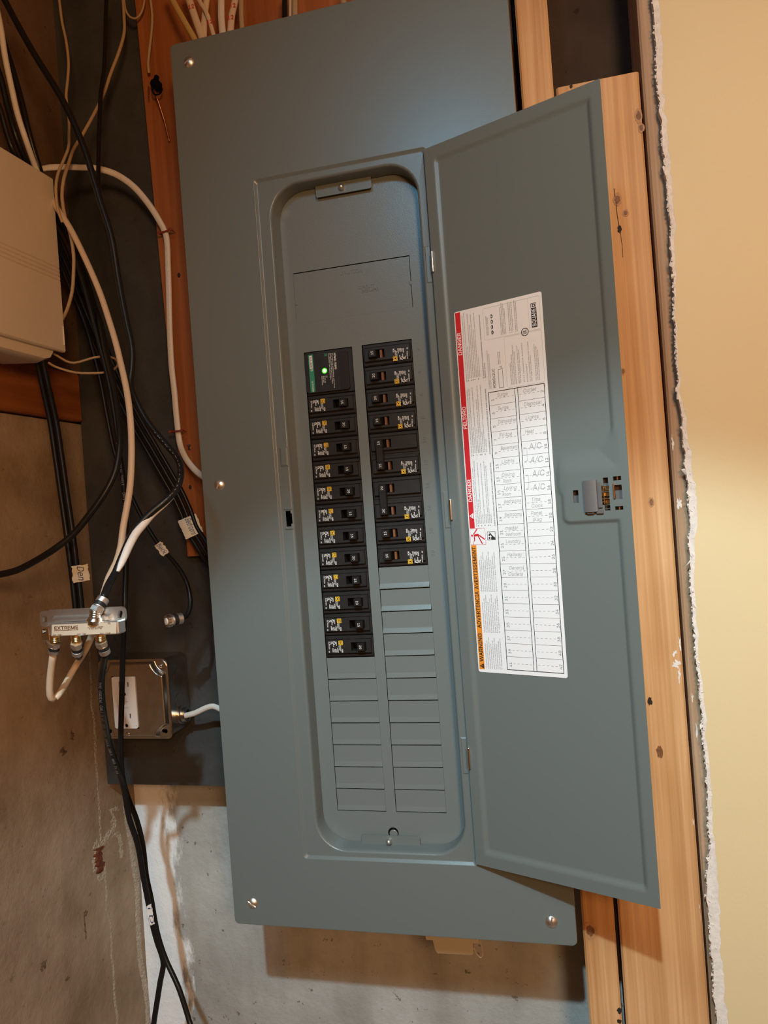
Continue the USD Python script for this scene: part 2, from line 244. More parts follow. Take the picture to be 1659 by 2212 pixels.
    'cop2': [(-80.9, 90, 2046.5), (-79.3, 86, 2036.8), (-77.9, 84, 2030.7)],
    'clamp': [(-71.4, 88, 2048.3), (-60.9, 88, 2037.1)],
    'W1': [(-26.3, 55, 2142.9), (-17.3, 50.7, 2120.8), (-2.8, 46.5, 2090.7), (12.6, 42.3, 2059.7), (18, 38, 2045.3)],
    'W2': [(-3.1, 59, 2140), (3, 55, 2118.7), (12.1, 51, 2088.3), (20.2, 47, 2061.9), (23, 43, 2047.1)],
    'W3': [(24.2, 63, 2136), (24, 59.3, 2116.4), (22.6, 55.5, 2098.9), (21.8, 51.7, 2081.4), (20.9, 48, 2053.3)],
    'W4': [(11.8, 55, 2133.8), (18, 50.7, 2112.4), (28.5, 46.5, 2092), (37.9, 42.3, 2058.6), (42.4, 38, 2042.7)],
    'W5': [(44.5, 59, 2128.6), (45.4, 55, 2108.7), (45.6, 51, 2085.7), (47.5, 47, 2062.6), (49.8, 43, 2044)],
    'W6': [(64.7, 63, 2126.3), (61.9, 59.3, 2107.5), (57.7, 55.5, 2087.4), (55.8, 51.7, 2064.7), (54.9, 48, 2045.8)],
    'W7': [(71, 55, 2119.6), (73.1, 50.7, 2099.4), (73.7, 46.5, 2081.5), (75, 42.3, 2059.1), (76.7, 38, 2040.7)],
    'W8': [(126.9, 59, 2108.8), (127.4, 53.7, 2088.5), (127.6, 48.3, 2064.1), (128.6, 43, 2043)],
    'W9': [(132.6, 63, 2110), (133, 58, 2089.9), (133.2, 53, 2067.9), (133.3, 48, 2045)],
    'W10': [(141.6, 55, 2102.6), (141.6, 49.3, 2082.4), (142, 43.7, 2060.7), (142.3, 38, 2037)],
    'W11': [(199.2, 59, 2091.4), (200.5, 51, 2069.6), (202.9, 43, 2053.2)],
    'O': [(-107.9, 92, 1217.7), (-92.3, 84, 1221.7), (-74, 78, 1226.9), (-53.1, 72, 1235.6), (-41.8, 68, 1237.8), (-30, 62, 1235.8), (-14.7, 55, 1232.9)],
    'pt': [(-71.5, 93, 1854.5), (-75.1, 90, 1593.4), (-73.7, 26, 1442.7), (-130, -68, 1423.6), (-62, 80, 1467.1), (-126.6, 22, 992.1), (-42.2, -10, 1362.7)],
}

# ---------------------------------------------------------------- materials
plain('panel_paint', (0.138, 0.158, 0.156), 0.31, spec=0.5, bump=0.035, bscale=900)
plain('deadfront_paint', (0.154, 0.173, 0.172), 0.29, spec=0.5, bump=0.08, bscale=900)
plain('black_plastic', (0.017, 0.0155, 0.015), 0.45, spec=0.35, var=0.2, vscale=120)
plain('black_strip', (0.012, 0.008, 0.0065), 0.55, spec=0.3)
plain('handle_plastic', (0.014, 0.012, 0.011), 0.40, spec=0.35)
plain('void_black', (0.004, 0.004, 0.004), 0.8, spec=0.1)
plain('print_white', (0.85, 0.83, 0.81), 0.6)
plain('print_yellow', (0.85, 0.50, 0.03), 0.5)
plain('orange_flag', (0.17, 0.065, 0.02), 0.5)
plain('print_green', (0.02, 0.22, 0.12), 0.5)
plain('led_green', (0.45, 1.0, 0.25), 0.4, emit=5.0)
plain('led_rim', (0.06, 1.0, 0.02), 0.4, emit=0.55)
plain('paper', (0.82, 0.81, 0.83), 0.55)
plain('print_red', (0.62, 0.02, 0.03), 0.5)
plain('print_orange', (0.80, 0.26, 0.02), 0.5)
plain('print_black', (0.02, 0.02, 0.02), 0.6)
plain('print_grey', (0.16, 0.16, 0.17), 0.6)
plain('pencil', (0.42, 0.42, 0.43), 0.6)
plain('print_faint', (0.50, 0.49, 0.50), 0.6)
plain('zinc', (0.72, 0.69, 0.66), 0.42, metal=1.0, bump=0.05, bscale=400)
plain('galvanised', (0.56, 0.53, 0.50), 0.27, metal=1.0, var=0.12, vscale=60)
plain('chrome', (0.82, 0.81, 0.80), 0.20, metal=1.0)
plain('brass', (0.75, 0.52, 0.22), 0.25, metal=1.0)
plain('copper', (0.80, 0.36, 0.16), 0.35, metal=1.0)
plain('white_plastic', (0.78, 0.75, 0.72), 0.42)
plain('enclosure_plastic', (0.74, 0.64, 0.53), 0.42, bump=0.06, bscale=700)
plain('latch_plastic', (0.115, 0.105, 0.105), 0.5)
plain('tan_plastic', (0.52, 0.47, 0.38), 0.45)
plain('cable_black', (0.009, 0.0085, 0.009), 0.36, spec=0.32)
plain('cable_white', (0.70, 0.65, 0.60), 0.45)
plain('cable_beige', (0.66, 0.52, 0.38), 0.5)
plain('wire_tan', (0.42, 0.30, 0.18), 0.55)
plain('wire_yellow', (0.50, 0.34, 0.12), 0.55)
plain('tape', (0.66, 0.60, 0.48), 0.6, var=0.10, vscale=80)
plain('ink_blue', (0.03, 0.06, 0.16), 0.6)
plain('staple_red', (0.22, 0.03, 0.02), 0.4)
plain('ink_red', (0.55, 0.03, 0.03), 0.6)
plain('white_foam', (0.82, 0.76, 0.72), 0.6, var=0.06, vscale=300)
plain('dark_knot', (0.19, 0.075, 0.028), 0.6, var=0.4, vscale=200)
plain('pale_knot', (0.42, 0.215, 0.092), 0.6, var=0.2, vscale=150)
plain('knot_hole', (0.02, 0.010, 0.006), 0.8)
plain('room_wall', (0.48, 0.36, 0.22), 0.8)
plain('room_floor', (0.25, 0.22, 0.19), 0.7, var=0.2, vscale=8)
plain('ceiling_paint', (0.24, 0.18, 0.12), 0.9)
plain('gypsum', (0.72, 0.66, 0.62), 0.9, var=0.15, vscale=120, bump=0.7, bscale=180)
plain('torn_paper', (0.50, 0.38, 0.26), 0.85, var=0.25, vscale=90)
plain('crust', (0.45, 0.38, 0.30), 0.95, var=0.25, vscale=160, bump=0.8, bscale=260)
plain('rust', (0.15, 0.036, 0.012), 0.85, var=0.6, vscale=160, bump=0.6, bscale=200)
plain('tan_label', (0.62, 0.50, 0.38), 0.45)
plain('print_brown', (0.12, 0.05, 0.02), 0.6)
plain('yellow_paint', (0.69, 0.55, 0.325), 0.62, var=0.02, vscale=5, bump=0.10, bscale=260)

def wood(name, c0, c1, c2, axis=(55, 55, 1.6), rough=0.6):
    n = {'g': ('geometry', {}), 'map': ('mapping', dict(scale=axis)),
         'n': ('noise_texture', dict(scale=1.0, detail=4.0, roughness=0.6, distortion=0.6)),
         'map2': ('mapping', dict(scale=(axis[0] * 5, axis[1] * 5, axis[2] * 2.2))), 'n2': ('noise_texture', dict(scale=1.0, detail=2.0)),
         'n3': ('noise_texture', dict(scale=6.0, detail=2.0)),
         'r': ('rgb_ramp', dict(ramp=[(0.30, c0), (0.5, c1), (0.68, c2)])),
         'r2': ('rgb_ramp', dict(ramp=[(0.35, (0.86, 0.82, 0.78)), (0.65, (1.04, 1.04, 1.04))])),
         'r3': ('rgb_ramp', dict(ramp=[(0.35, (0.88, 0.82, 0.74)), (0.6, (1.0, 1.0, 1.0))])),
         'm': ('mix', dict(mix_type='multiply', fac=1.0)), 'm2': ('mix', dict(mix_type='multiply', fac=0.8)),
         'b': ('bump', dict(strength=0.15, distance=0.001)), 'p': ('principled_bsdf', dict(roughness=rough, specular_ior_level=0.3))}
    l = [('g.position', 'map.vector'), ('map.vector', 'n.vector'), ('n.fac', 'r.fac'), ('g.position', 'map2.vector'), ('map2.vector', 'n2.vector'),
         ('n2.fac', 'r2.fac'), ('r.color', 'm.color1'), ('r2.color', 'm.color2'), ('g.position', 'n3.vector'), ('n3.fac', 'r3.fac'),
         ('m.color', 'm2.color1'), ('r3.color', 'm2.color2'), ('m2.color', 'p.base_color'), ('n2.fac', 'b.height'), ('b.normal', 'p.normal')]
    mat(name, n, l)
wood('stud_wood', (0.52, 0.27, 0.11), (0.62, 0.35, 0.165), (0.70, 0.42, 0.215))
wood('stud_wood_old', (0.34, 0.21, 0.125), (0.43, 0.285, 0.185), (0.50, 0.35, 0.24))
wood('backer_wood', (0.25, 0.082, 0.027), (0.34, 0.115, 0.038), (0.42, 0.15, 0.05), axis=(30, 30, 1.2))
wood('sill_wood', (0.24, 0.075, 0.022), (0.33, 0.11, 0.032), (0.42, 0.15, 0.05), axis=(30, 1.5, 40))

def masonry(name, base, dark, light, pit, bump=0.6, white=None, spots=0.55):
    """mottled cast concrete with pits; white=(axis, a, b): crust of salts along a vertical band"""
    n = {'g': ('geometry', {}), 'n': ('noise_texture', dict(scale=9.0, detail=8.0, roughness=0.62)),
         'r': ('rgb_ramp', dict(ramp=[(0.30, dark), (0.5, base), (0.70, light)])),
         'mp': ('mapping', dict(scale=(14, 14, 2.2))), 'ns': ('noise_texture', dict(scale=1.0, detail=4.0)),
         'rs': ('rgb_ramp', dict(ramp=[(0.33, (0.72, 0.70, 0.68)), (0.55, (1, 1, 1))])), 'ms': ('mix', dict(mix_type='multiply', fac=0.8)),
         'np': ('noise_texture', dict(scale=70.0, detail=3.0, roughness=0.7)), 'rp': ('rgb_ramp', dict(ramp=[(0.655, (0, 0, 0)), (0.70, (spots, spots, spots))])),
         'mpit': ('mix', dict(color2=pit)), 'nb': ('noise_texture', dict(scale=60.0, detail=6.0, roughness=0.65)),
         'b': ('bump', dict(strength=bump, distance=0.003)), 'p': ('principled_bsdf', dict(roughness=0.9, specular_ior_level=0.2))}
    l = [('g.position', 'n.vector'), ('n.fac', 'r.fac'), ('g.position', 'mp.vector'), ('mp.vector', 'ns.vector'), ('ns.fac', 'rs.fac'),
         ('r.color', 'ms.color1'), ('rs.color', 'ms.color2'), ('g.position', 'np.vector'), ('np.fac', 'rp.fac'), ('rp.color', 'mpit.fac'),
         ('ms.color', 'mpit.color1'), ('g.position', 'nb.vector'), ('nb.fac', 'b.height'), ('b.normal', 'p.normal')]
    out = 'mpit.color'
    if white:
        ax, a, b, amp = white
        n.update({'sx': ('separate_xyz', {}), 'mw': ('mapping', dict(scale=(32, 32, 11))), 'nw': ('noise_texture', dict(scale=1.0, detail=6.0, roughness=0.7)),
                  'ma': ('math', dict(math_type='multiply_add', value2=amp)), 'mr': ('map_range', dict(range_type='smoothstep', from_min=a, from_max=b, to_min=1.0, to_max=0.0, clamp=True)),
                  'mwx': ('mix', dict(color2=(0.86, 0.86, 0.88)))})
        l += [('g.position', 'sx.vector'), ('g.position', 'mw.vector'), ('mw.vector', 'nw.vector'), ('nw.fac', 'ma.value1'), ('sx.' + ax, 'ma.value3'),
              ('ma.value', 'mr.value'), ('mr.result', 'mwx.fac'), (out, 'mwx.color1')]
        out = 'mwx.color'
    l.append((out, 'p.base_color'))
    mat(name, n, l)
masonry('concrete_grey', (0.42, 0.41, 0.39), (0.34, 0.33, 0.31), (0.50, 0.49, 0.47), (0.14, 0.12, 0.10), white=('x', -0.128, -0.105, 0.13), spots=.8)
masonry('concrete_brown', (0.36, 0.27, 0.19), (0.25, 0.175, 0.115), (0.45, 0.35, 0.26), (0.13, 0.08, 0.05), bump=0.5, spots=0.45)
masonry('board_dark', (0.054, 0.054, 0.055), (0.038, 0.038, 0.038), (0.072, 0.072, 0.073), (0.02, 0.015, 0.012), bump=0.35, spots=0.4)
masonry('sheathing_brown', (0.16, 0.10, 0.065), (0.12, 0.07, 0.045), (0.20, 0.13, 0.085), (0.05, 0.03, 0.02), bump=0.3, spots=0.7)
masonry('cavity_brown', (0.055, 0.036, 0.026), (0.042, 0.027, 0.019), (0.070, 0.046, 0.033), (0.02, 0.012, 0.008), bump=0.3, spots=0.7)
plain('jacket_ink', (0.33, 0.33, 0.34), 0.6)
plain('stain_dark', (0.15, 0.095, 0.058), 0.9, var=0.4, vscale=150)
plain('screw_steel', (0.86, 0.85, 0.83), 0.36, metal=1.0)

# ================================================================ the setting
struct('floor', box(-2.2, 1.9, -3.4, 0.3, -1.05, -1.0), 'room_floor')
struct('ceiling', box(-2.2, 1.9, -3.4, 0.3, 1.45, 1.5), 'ceiling_paint')
def grid_front(x0, x1, z0, z1, y, amp, step, freq, seed, yb):
    xs = np.arange(x0, x1 + step / 2, step); zs = np.arange(z0, z1 + step / 2, step)
    X, Zz = np.meshgrid(xs, zs, indexing='ij'); P = np.stack([X.ravel() * freq + seed, np.full(X.size, seed), Zz.ravel() * freq * .6], 1)
    d = meshkit.fbm(P).reshape(X.shape) * amp
    v = np.stack([X, y + d, Zz], -1).reshape(-1, 3); nz = len(zs)
    i, j = np.meshgrid(np.arange(len(xs) - 1), np.arange(nz - 1), indexing='ij'); q = np.stack([i * nz + j, (i + 1) * nz + j, (i + 1) * nz + j + 1, i * nz + j + 1], -1).reshape(-1, 4)
    return cat([trimesh.Trimesh(v, np.vstack([q[:, [0, 1, 2]], q[:, [0, 2, 3]]]), process=False), box(x0, x1, yb, yb + .1, z0, z1)])
wb = struct('wall_back', grid_front(-0.30, 0.60, -0.45, 0.55, 0.18, 0.004, 0.006, 9.0, 3.1, 0.20), 'concrete_grey', smooth=True)
struct('wall_back', cat([box(-0.40, 1.9, 0.186, 0.3, -1.0, -0.45), box(-0.40, 1.9, 0.19, 0.3, 0.55, 1.45), box(0.6, 1.9, 0.186, 0.3, -0.45, 0.55)]), 'concrete_grey')
# left wall: cast concrete below, brown sheathing above, the sill beam between
def grid_side(y0, y1, z0, z1, x, amp, step, freq, seed, xb):
    g = grid_front(y0, y1, z0, z1, 0, amp, step, freq, seed, 0.01); v, f = arr(g)
    w = np.stack([x - v[:, 1], v[:, 0], v[:, 2]], 1)
    return trimesh.Trimesh(w, f, process=False)
wl = numbered('/World', 'wall_left'); UsdGeom.Xform.Define(stage, wl); BASE[wl] = np.zeros(3); UsdGeom.Xformable(stage.GetPrimAtPath(wl)).AddTranslateOp().Set(Gf.Vec3d(0, 0, Z0)); tag(stage.GetPrimAtPath(wl), kind='structure')
obj('concrete_wall', grid_side(-0.34, 0.19, -0.5, 0.622, -0.24, 0.004, 0.006, 9.0, 8.4, 0), 'concrete_brown', wl, smooth=True)
obj('lower_wall', box(-0.40, -0.242, -0.34, 0.19, -1.0, -0.5), 'concrete_brown', wl)
obj('sheathing', box(-0.40, -0.2325, -0.34, 0.19, 0.690, 1.45), 'sheathing_brown', wl)
# cracks, salts and a rusted form tie in the left wall
def wall_x(y, z):
    y, z = np.asarray(y, float), np.asarray(z, float)
    return -0.24 - meshkit.fbm(np.stack([y.ravel() * 9.0 + 8.4, np.full(y.size, 8.4), z.ravel() * 9.0 * .6], 1)).reshape(y.shape) * .004
def crust(pts, w, amp, seed, cover=.5, freq=620.0, step=.0009):
    """a crust on the left wall along (y, z) points: its islands rise out of the concrete where the noise is high"""
    p = spline([(0, a, b) for a, b in pts], step)[:, 1:]; t = np.gradient(p, axis=0); t /= np.linalg.norm(t, axis=1, keepdims=True); nr = np.stack([-t[:, 1], t[:, 0]], 1)
    us = np.linspace(-1, 1, max(9, int(2 * w / step) + 1)); r = np.random.default_rng(seed); wob = .45 * w * np.interp(np.arange(len(p)), np.linspace(0, len(p), 12), r.normal(0, 1, 12))
    G = p[:, None] + (us[None, :, None] * w + wob[:, None, None]) * nr[:, None]; y, z = G[..., 0], G[..., 1]
    n = meshkit.fbm(np.stack([y.ravel() * freq + seed * 7, np.full(y.size, seed * 1.7), z.ravel() * freq * .8], 1)).reshape(y.shape); n = (n - n.min()) / (np.ptp(n) + 1e-9)
    end = np.clip(np.minimum(np.arange(len(p)), np.arange(len(p))[::-1]) / 6.0, 0, 1)[:, None]
    h = amp * ((n + cover - .5) * (1 - np.abs(us)[None] ** 2.2) * end * 1.6 - .48)
    v = np.stack([wall_x(y, z) + np.clip(h, -.0012, amp) + .00012, y, z], -1).reshape(-1, 3); m_ = len(us)
    i, j = np.meshgrid(np.arange(len(p) - 1), np.arange(m_ - 1), indexing='ij'); q = np.stack([i * m_ + j, i * m_ + j + 1, (i + 1) * m_ + j + 1, (i + 1) * m_ + j], -1).reshape(-1, 4)
    keep = (h.ravel()[q] > -.0010).any(1); q = q[keep]
    mm = trimesh.Trimesh(v, np.vstack([q[:, [0, 1, 2]], q[:, [0, 2, 3]]]), process=False); mm.remove_unreferenced_vertices()
    if mm.face_normals[:, 0].mean() < 0: mm.invert()
    return mm
for k, (pts_, w_, amp_, cov_) in enumerate([([(0.103, 0.31), (0.101, 0.20), (0.098, 0.08), (0.096, 0.035)], .0040, .0010, .43), ([(0.101, 0.015), (0.101, -0.05), (0.102, -0.12), (0.103, -0.22)], .0036, .0009, .42),
        ([(0.084, 0.050), (0.096, 0.045), (0.108, 0.046), (0.122, 0.056), (0.142, 0.078)], .0085, .0013, .46), ([(0.101, 0.012), (0.092, -0.001), (0.081, 0.010), (0.079, 0.028), (0.084, 0.046), (0.094, 0.049)], .0060, .0012, .46),
        ([(0.163, 0.090), (0.166, 0.0), (0.169, -0.1), (0.171, -0.2), (0.173, -0.3)], .0085, .0014, .50), ([(0.125, 0.055), (0.135, 0.035), (0.140, 0.0)], .0060, .0009, .40)]):
    obj('salt_crust', crust(pts_, w_, amp_, k + 1, cov_), 'crust', wl, smooth=60)
obj('rusted_form_tie', crust([(0.0900, 0.004), (0.0905, 0.024), (0.0910, 0.044)], .0100, .0022, 31, .95, 180.0), 'rust', wl, smooth=60)
for k, (y, z, ry, rz) in enumerate([(0.05, -0.045, .0016, .020), (0.054, -0.03, .003, .006), (-.03, -.05, .006, .007), (.035, .19, .006, .007), (.055, .205, .004, .008), (.01, -.09, .004, .004), (.07, .12, .002, .003), (.02, .30, .003, .003)]):
    obj('chip', crust([(y, z - rz), (y + .0005, z), (y, z + rz)], ry, .0008, 50 + k, .62, 300.0, .0007), 'stain_dark', wl, smooth=60)
s = thing('sill_beam', 'reddish wood sill beam on top of the left concrete wall', 'beam', (-.3, -.1, .622))
obj('beam', cbox(-.40, -.232, -.34, .112, .624, .690, .002), 'sill_wood', s)
# the side return and far room walls
struct('wall_return', box(-2.2, -0.40, -0.34, -0.24, -1.0, 1.45), 'room_wall')
struct('wall_far_left', box(-2.3, -2.2, -3.4, -0.24, -1.0, 1.45), 'room_wall')
struct('wall_behind', box(-2.2, 1.9, -3.5, -3.4, -1.0, 1.45), 'room_wall')
struct('wall_far_right', box(1.9, 2.0, -3.4, 0.3, -1.0, 1.45), 'room_wall')

# dark board on the back wall, wood backer behind the panel, sheathing in the stud bay
t = thing('backing_board', 'dark grey-brown board on the back wall behind cables and outlet box', 'board', (0, .115, .118))
obj('board', cat([grid_front(-.238, .392, .118, 1.45, .115, .0015, .01, 7.0, 5.5, .118)]), 'board_dark', t, smooth=True)
t = thing('plywood_backer', 'reddish plywood strip showing left of and above the electrical panel', 'plywood', (0, .1, .428))
obj('plywood', poly(sg.Polygon([(-.081, .4285), (.389, .4285), (.389, 1.45), (-.104, 1.45)]), .0135, (0, .1148, 0)), 'backer_wood', t)
PLY = t
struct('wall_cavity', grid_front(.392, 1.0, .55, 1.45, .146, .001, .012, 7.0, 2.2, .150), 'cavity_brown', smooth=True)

# ---------------------------------------------------------------- studs
def stud_mesh(x0, x1, y0, y1, z0, z1, seed, rag=0.0012):
    """a board with eased arrises, slightly wavy"""
    r = np.random.default_rng(seed); zs = np.linspace(z0, z1, 60); ph = r.uniform(0, 6, 4); rings = []
    for z in zs:
        dx = .0006 * math.sin(3 * z + ph[0]) + .0003 * math.sin(11 * z + ph[1]); dy = .0004 * math.sin(4 * z + ph[2]); c = .0022
        rings.append(np.array([(x0 + c + dx, y0 + dy, z), (x1 - c + dx, y0 + dy, z), (x1 + dx, y0 + c + dy, z), (x1 + dx, y1, z), (x0 + dx, y1, z), (x0 + dx, y0 + c + dy, z)]))
    mm = loft(rings, close=False); v, f = arr(mm)
    n = len(v); caps = [(0, i + 1, i) for i in range(1, 5)] + [(n - 6, n - 6 + i, n - 6 + i + 1) for i in range(1, 5)]
    mm = trimesh.Trimesh(v, np.vstack([f, caps]), process=False)
    if mm.volume < 0: mm.invert()
    return mm
def knot(x, z, rx, rz, y, parent, seed, material='dark_knot', t=.0005):
    r = np.random.default_rng(seed)
    def blob(k, j): return sg.Polygon([(x + rx * k * math.cos(a) * r.uniform(1 - j, 1 + j), z + rz * k * math.sin(a) * r.uniform(1 - j, 1 + j)) for a in np.linspace(0, 2 * math.pi, 17)[:-1]]).buffer(0)
    if material == 'dark_knot':
        obj('knot', poly(blob(1.35, .16), t * .6, (0, y + t * .4, 0)), 'pale_knot', parent); obj('knot', poly(blob(.8, .22), t, (0, y + t * .4, 0)), material, parent)
    else: obj('knot_hole', poly(blob(.8, .3), t, (0, y + t * .5, 0)), material, parent)
SY = .055
s1 = thing('wall_stud', 'narrow pine stud edge just right of the electrical panel cover', 'stud', (.413, SY, -1))
obj('timber', stud_mesh(.3955, .4305, SY, .144, -1.0, 1.45, 1), 'stud_wood', s1)
knot(.4035, -.0128, .0055, .0075, SY, s1, 1)
knot(.4285, -.100, .003, .004, SY, s1, 2, 'knot_hole'); knot(.4275, -.112, .003, .003, SY, s1, 3, 'knot_hole')
s2 = thing('wall_stud', 'wide flat pine stud behind the open panel door, cut off at the top', 'stud', (.478, SY, -1))
obj('timber', stud_mesh(.4338, .5205, SY, .143, -1.0, .9205, 2), 'stud_wood', s2)
for k, (x, z, rx, rz, mt) in enumerate([(.4885, .788, .0035, .0055, 'dark_knot'), (.4885, .7555, .0024, .0055, 'knot_hole'), (.496, .772, .0025, .003, 'dark_knot'), (.484, .2425, .003, .006, 'knot_hole'), (.4905, .187, .0045, .0085, 'dark_knot'), (.5006, .458, .0027, .004, 'dark_knot'), (.4533, -.0427, .0025, .0028, 'knot_hole'), (.4916, -.0711, .0020, .0022, 'dark_knot'), (.509, .1143, .002, .003, 'dark_knot'), (.4815, .602, .002, .003, 'dark_knot'), (.5165, .873, .003, .006, 'dark_knot'), (.518, .86, .0025, .004, 'dark_knot'), (.449, .9185, .0022, .0022, 'knot_hole')]):
    knot(x, z, rx, rz, SY, s2, 20 + k, mt)
s3 = thing('wall_stud', 'dull weathered stud strip squeezed between flat stud and yellow drywall', 'stud', (.54, SY, -1))
obj('timber', stud_mesh(.5232, .5610, SY, .144, -1.0, 1.45, 3), 'stud_wood_old', s3)
r6 = np.random.default_rng(5)
def smear(x, z, rx, rz, parent):
    n = 30; rad = 1 + .45 * np.convolve(r6.normal(0, 1, n + 2), [.5, 1, .5], 'valid')[:n] / 1.2; rad = np.clip(rad, .25, 1.6)
    pg = sg.Polygon([(x + rx * k * math.cos(a), z + rz * k * math.sin(a)) for k, a in zip(rad, np.linspace(0, 2 * math.pi, n + 1)[:-1])]).buffer(0)
    obj('plaster_smear', poly(pg, .0005, (0, SY + .0002, 0)), 'gypsum', parent)
for x, z, rx, rz in [(.5275, .245, .0010, .004), (.530, .13, .0028, .010), (.5275, .085, .0018, .010), (.531, .045, .0035, .014), (.529, .020, .0020, .012), (.5265, .52, .0010, .006), (.5285, .455, .0018, .005), (.530, .21, .001, .01)]: smear(x, z, rx, rz, s3)
for x, z, rx, rz in [(.5140, .282, .0030, .004), (.5165, .270, .0014, .007), (.513, .294, .0015, .003), (.5165, .118, .0028, .011), (.5130, .112, .0020, .004), (.519, .305, .0008, .006), (.5185, .02, .0010, .012), (.518, -.02, .0008, .008)]: smear(x, z, rx, rz, s2)

def crack(pts, w, parent):
    obj('crack', poly(sg.LineString(pts).buffer(w, quad_segs=2), .0004, (0, SY + .0003, 0)), 'knot_hole', parent)
crack([(.4905, .176), (.4909, .160), (.4907, .142), (.4912, .128), (.4915, .112)], .00022, s2); crack([(.4858, .800), (.4868, .785), (.4872, .770), (.4885, .757)], .0003, s2)
crack([(.4890, .752), (.4900, .738), (.4898, .725)], .0002, s2); crack([(.5075, .185), (.5078, .170), (.5095, .160), (.5120, .157)], .0002, s2); crack([(.480, .2775), (.488, .2780)], .0003, s2)
# ---------------------------------------------------------------- yellow drywall with its ragged cut edge
DY = .042
ez = np.array([-1.0, -.096, -.041, .032, .060, .090, .2036, .2917, .3994, .4577, .5066, .5704, .6434, .7116, .7505, .7895, .8238, .8627, .9117, .9845, 1.45])
ex_ = np.array([.5268, .5266, .5264, .5258, .5270, .5325, .5340, .5325, .5328, .5365, .5362, .5338, .5360, .5368, .5377, .5376, .5363, .5368, .5359, .5372, .5372])
wz = np.array([-1, -.12, -.05, .03, .06, .09, .12, .22, .30, .38, .44, .50, .53, .57, .66, .75, .80, .87, .93, 1.45])
wd = np.array([.0125, .0125, .0130, .0135, .0120, .0060, .0048, .0040, .0036, .0055, .007, .011, .006, .003, .0022, .006, .007, .006, .008, .006])
zz = np.arange(-1.0, 1.4501, .0035); r7 = np.random.default_rng(21)
n1 = np.convolve(r7.normal(0, 1, len(zz) + 8), np.ones(9) / 9, 'same')[4:-4]; n2 = np.convolve(r7.normal(0, 1, len(zz) + 8), np.ones(3) / 3, 'same')[4:-4]
edge = np.interp(zz, ez, ex_) + .0006 * n1 + .0010 * n2; wid = np.interp(zz, wz, wd) * (.85 + .25 * n1)
wid = np.maximum(wid, .0012)
wr = numbered('/World', 'wall_right'); UsdGeom.Xform.Define(stage, wr); BASE[wr] = np.zeros(3); UsdGeom.Xformable(stage.GetPrimAtPath(wr)).AddTranslateOp().Set(Gf.Vec3d(0, 0, Z0)); tag(stage.GetPrimAtPath(wr), kind='structure')
obj('painted_face', poly(sg.Polygon([(1.9, -1.0)] + [(a + w, z) for a, w, z in zip(edge, wid, zz)] + [(1.9, 1.45)]), .0006, (0, DY + .0014, 0)), 'yellow_paint', wr)
obj('gypsum_core', poly(sg.Polygon([(1.9, -1.0)] + [(a + .0006, z) for a, z in zip(edge, zz)] + [(1.9, 1.45)]), .0112, (0, DY + .0122, 0)), 'gypsum', wr)
# crumbled gypsum along the cut and curled paper tags
vs = []
for i in range(0, len(zz) - 1, 1):
    if not -.2 < zz[i] < 1.1: continue
    a, w, z = edge[i], wid[i], zz[i]
    for k in range(2):
        c = np.array([a + w * r7.uniform(0, 1) ** 2 * .9, DY + .0014 + r7.uniform(-.0004, .0006), z + r7.uniform(0, .0035)]); s_ = r7.uniform(.0004, .0012)
        vs.append(hull(c + r7.normal(0, 1, (8, 3)) * (s_, s_ * .6, s_ * 1.4)))
obj('crumbled_edge', cat(vs), 'gypsum', wr, kind='stuff')
vs = []
for z in r7.uniform(-.15, 1.0, 26):
    i = int((z + 1) / .0035); a = edge[i]; L = r7.uniform(.002, .0048)
    p0 = np.array([a, DY + .001, z]); p1 = p0 + (-r7.uniform(.0002, .0014), -r7.uniform(.0002, .0016), L); p2 = p0 + (r7.uniform(.0004, .0016), -r7.uniform(0, .001), L * .7); p3 = p0 + (.0015, .0006, -L * .3)
    vs.append(hull([p0, p1, p2, p3, p0 + (0, .0006, 0), p1 + (0, .0005, 0)]))
obj('torn_paper', cat(vs), 'gypsum', wr, kind='stuff')

# ================================================================ the electrical panel
PW, PH, ZT, PITCH = .3905, 1.0318, .65985, .0254
panel = thing('electrical_panel', 'grey steel electrical panel with its door open, two columns of breakers inside', 'electrical panel', (PW / 2, .098, 0))
F = []; Bk = []
def ring2(x0, x1, z0, z1, r, y, g, h):
    F.append(rr_ring(x0, x1, z0, z1, r, y)); Bk.append(rr_ring(x0 - g, x1 + g, z0 - g, z1 + g, r + g, y + h))
ring2(.0, PW, 0, PH, .006, .0060, -.0012, .0)
ring2(.0, PW, 0, PH, .006, .0015, -.0012, .0006)
ring2(.0005, PW - .0005, .0005, PH - .0005, .0055, .0004, -.001, .001)
ring2(.0016, PW - .0016, .0016, PH - .0016, .005, 0, 0, .0012)
ring2(.0918, .2925, .0800, .8580, .004, 0, 0, .0012)
ring2(.0926, .2917, .0808, .8572, .0038, .0003, 0, .0012)
ring2(.0948, .2895, .0832, .8548, .0034, .0023, 0, .0012)
ring2(.0958, .2885, .0842, .8538, .0032, .0026, 0, .0012)
for k, (i_, y) in enumerate([(0, .0026), (.0008, .0028), (.0018, .0034), (.0026, .0046), (.0030, .0064), (.0034, .0120), (.0038, .0235)]):
    ring2(.1072 + i_, .2822 - i_, .0880 + i_, .8490 - i_, .037 - i_, y, .0012 if k > 3 else .0004 * k, .0012 if k < 4 else .0004)
cover = mani(loft(F + Bk[::-1]))
holes = [box(.1003, .1062, -.01, .02, .4600, .4780), box(.1050, .1078, -.01, .02, .4632, .4748)]
for h in holes: cover = cover - mani(h)
cover = cover - mani(lathe([(0, -.01), (.0020, -.01), (.0020, .01), (0, .01)], (.1036, 0, .5395), (0, 1, 0), 16))
obj('cover', cover, 'panel_paint', panel, smooth=35)
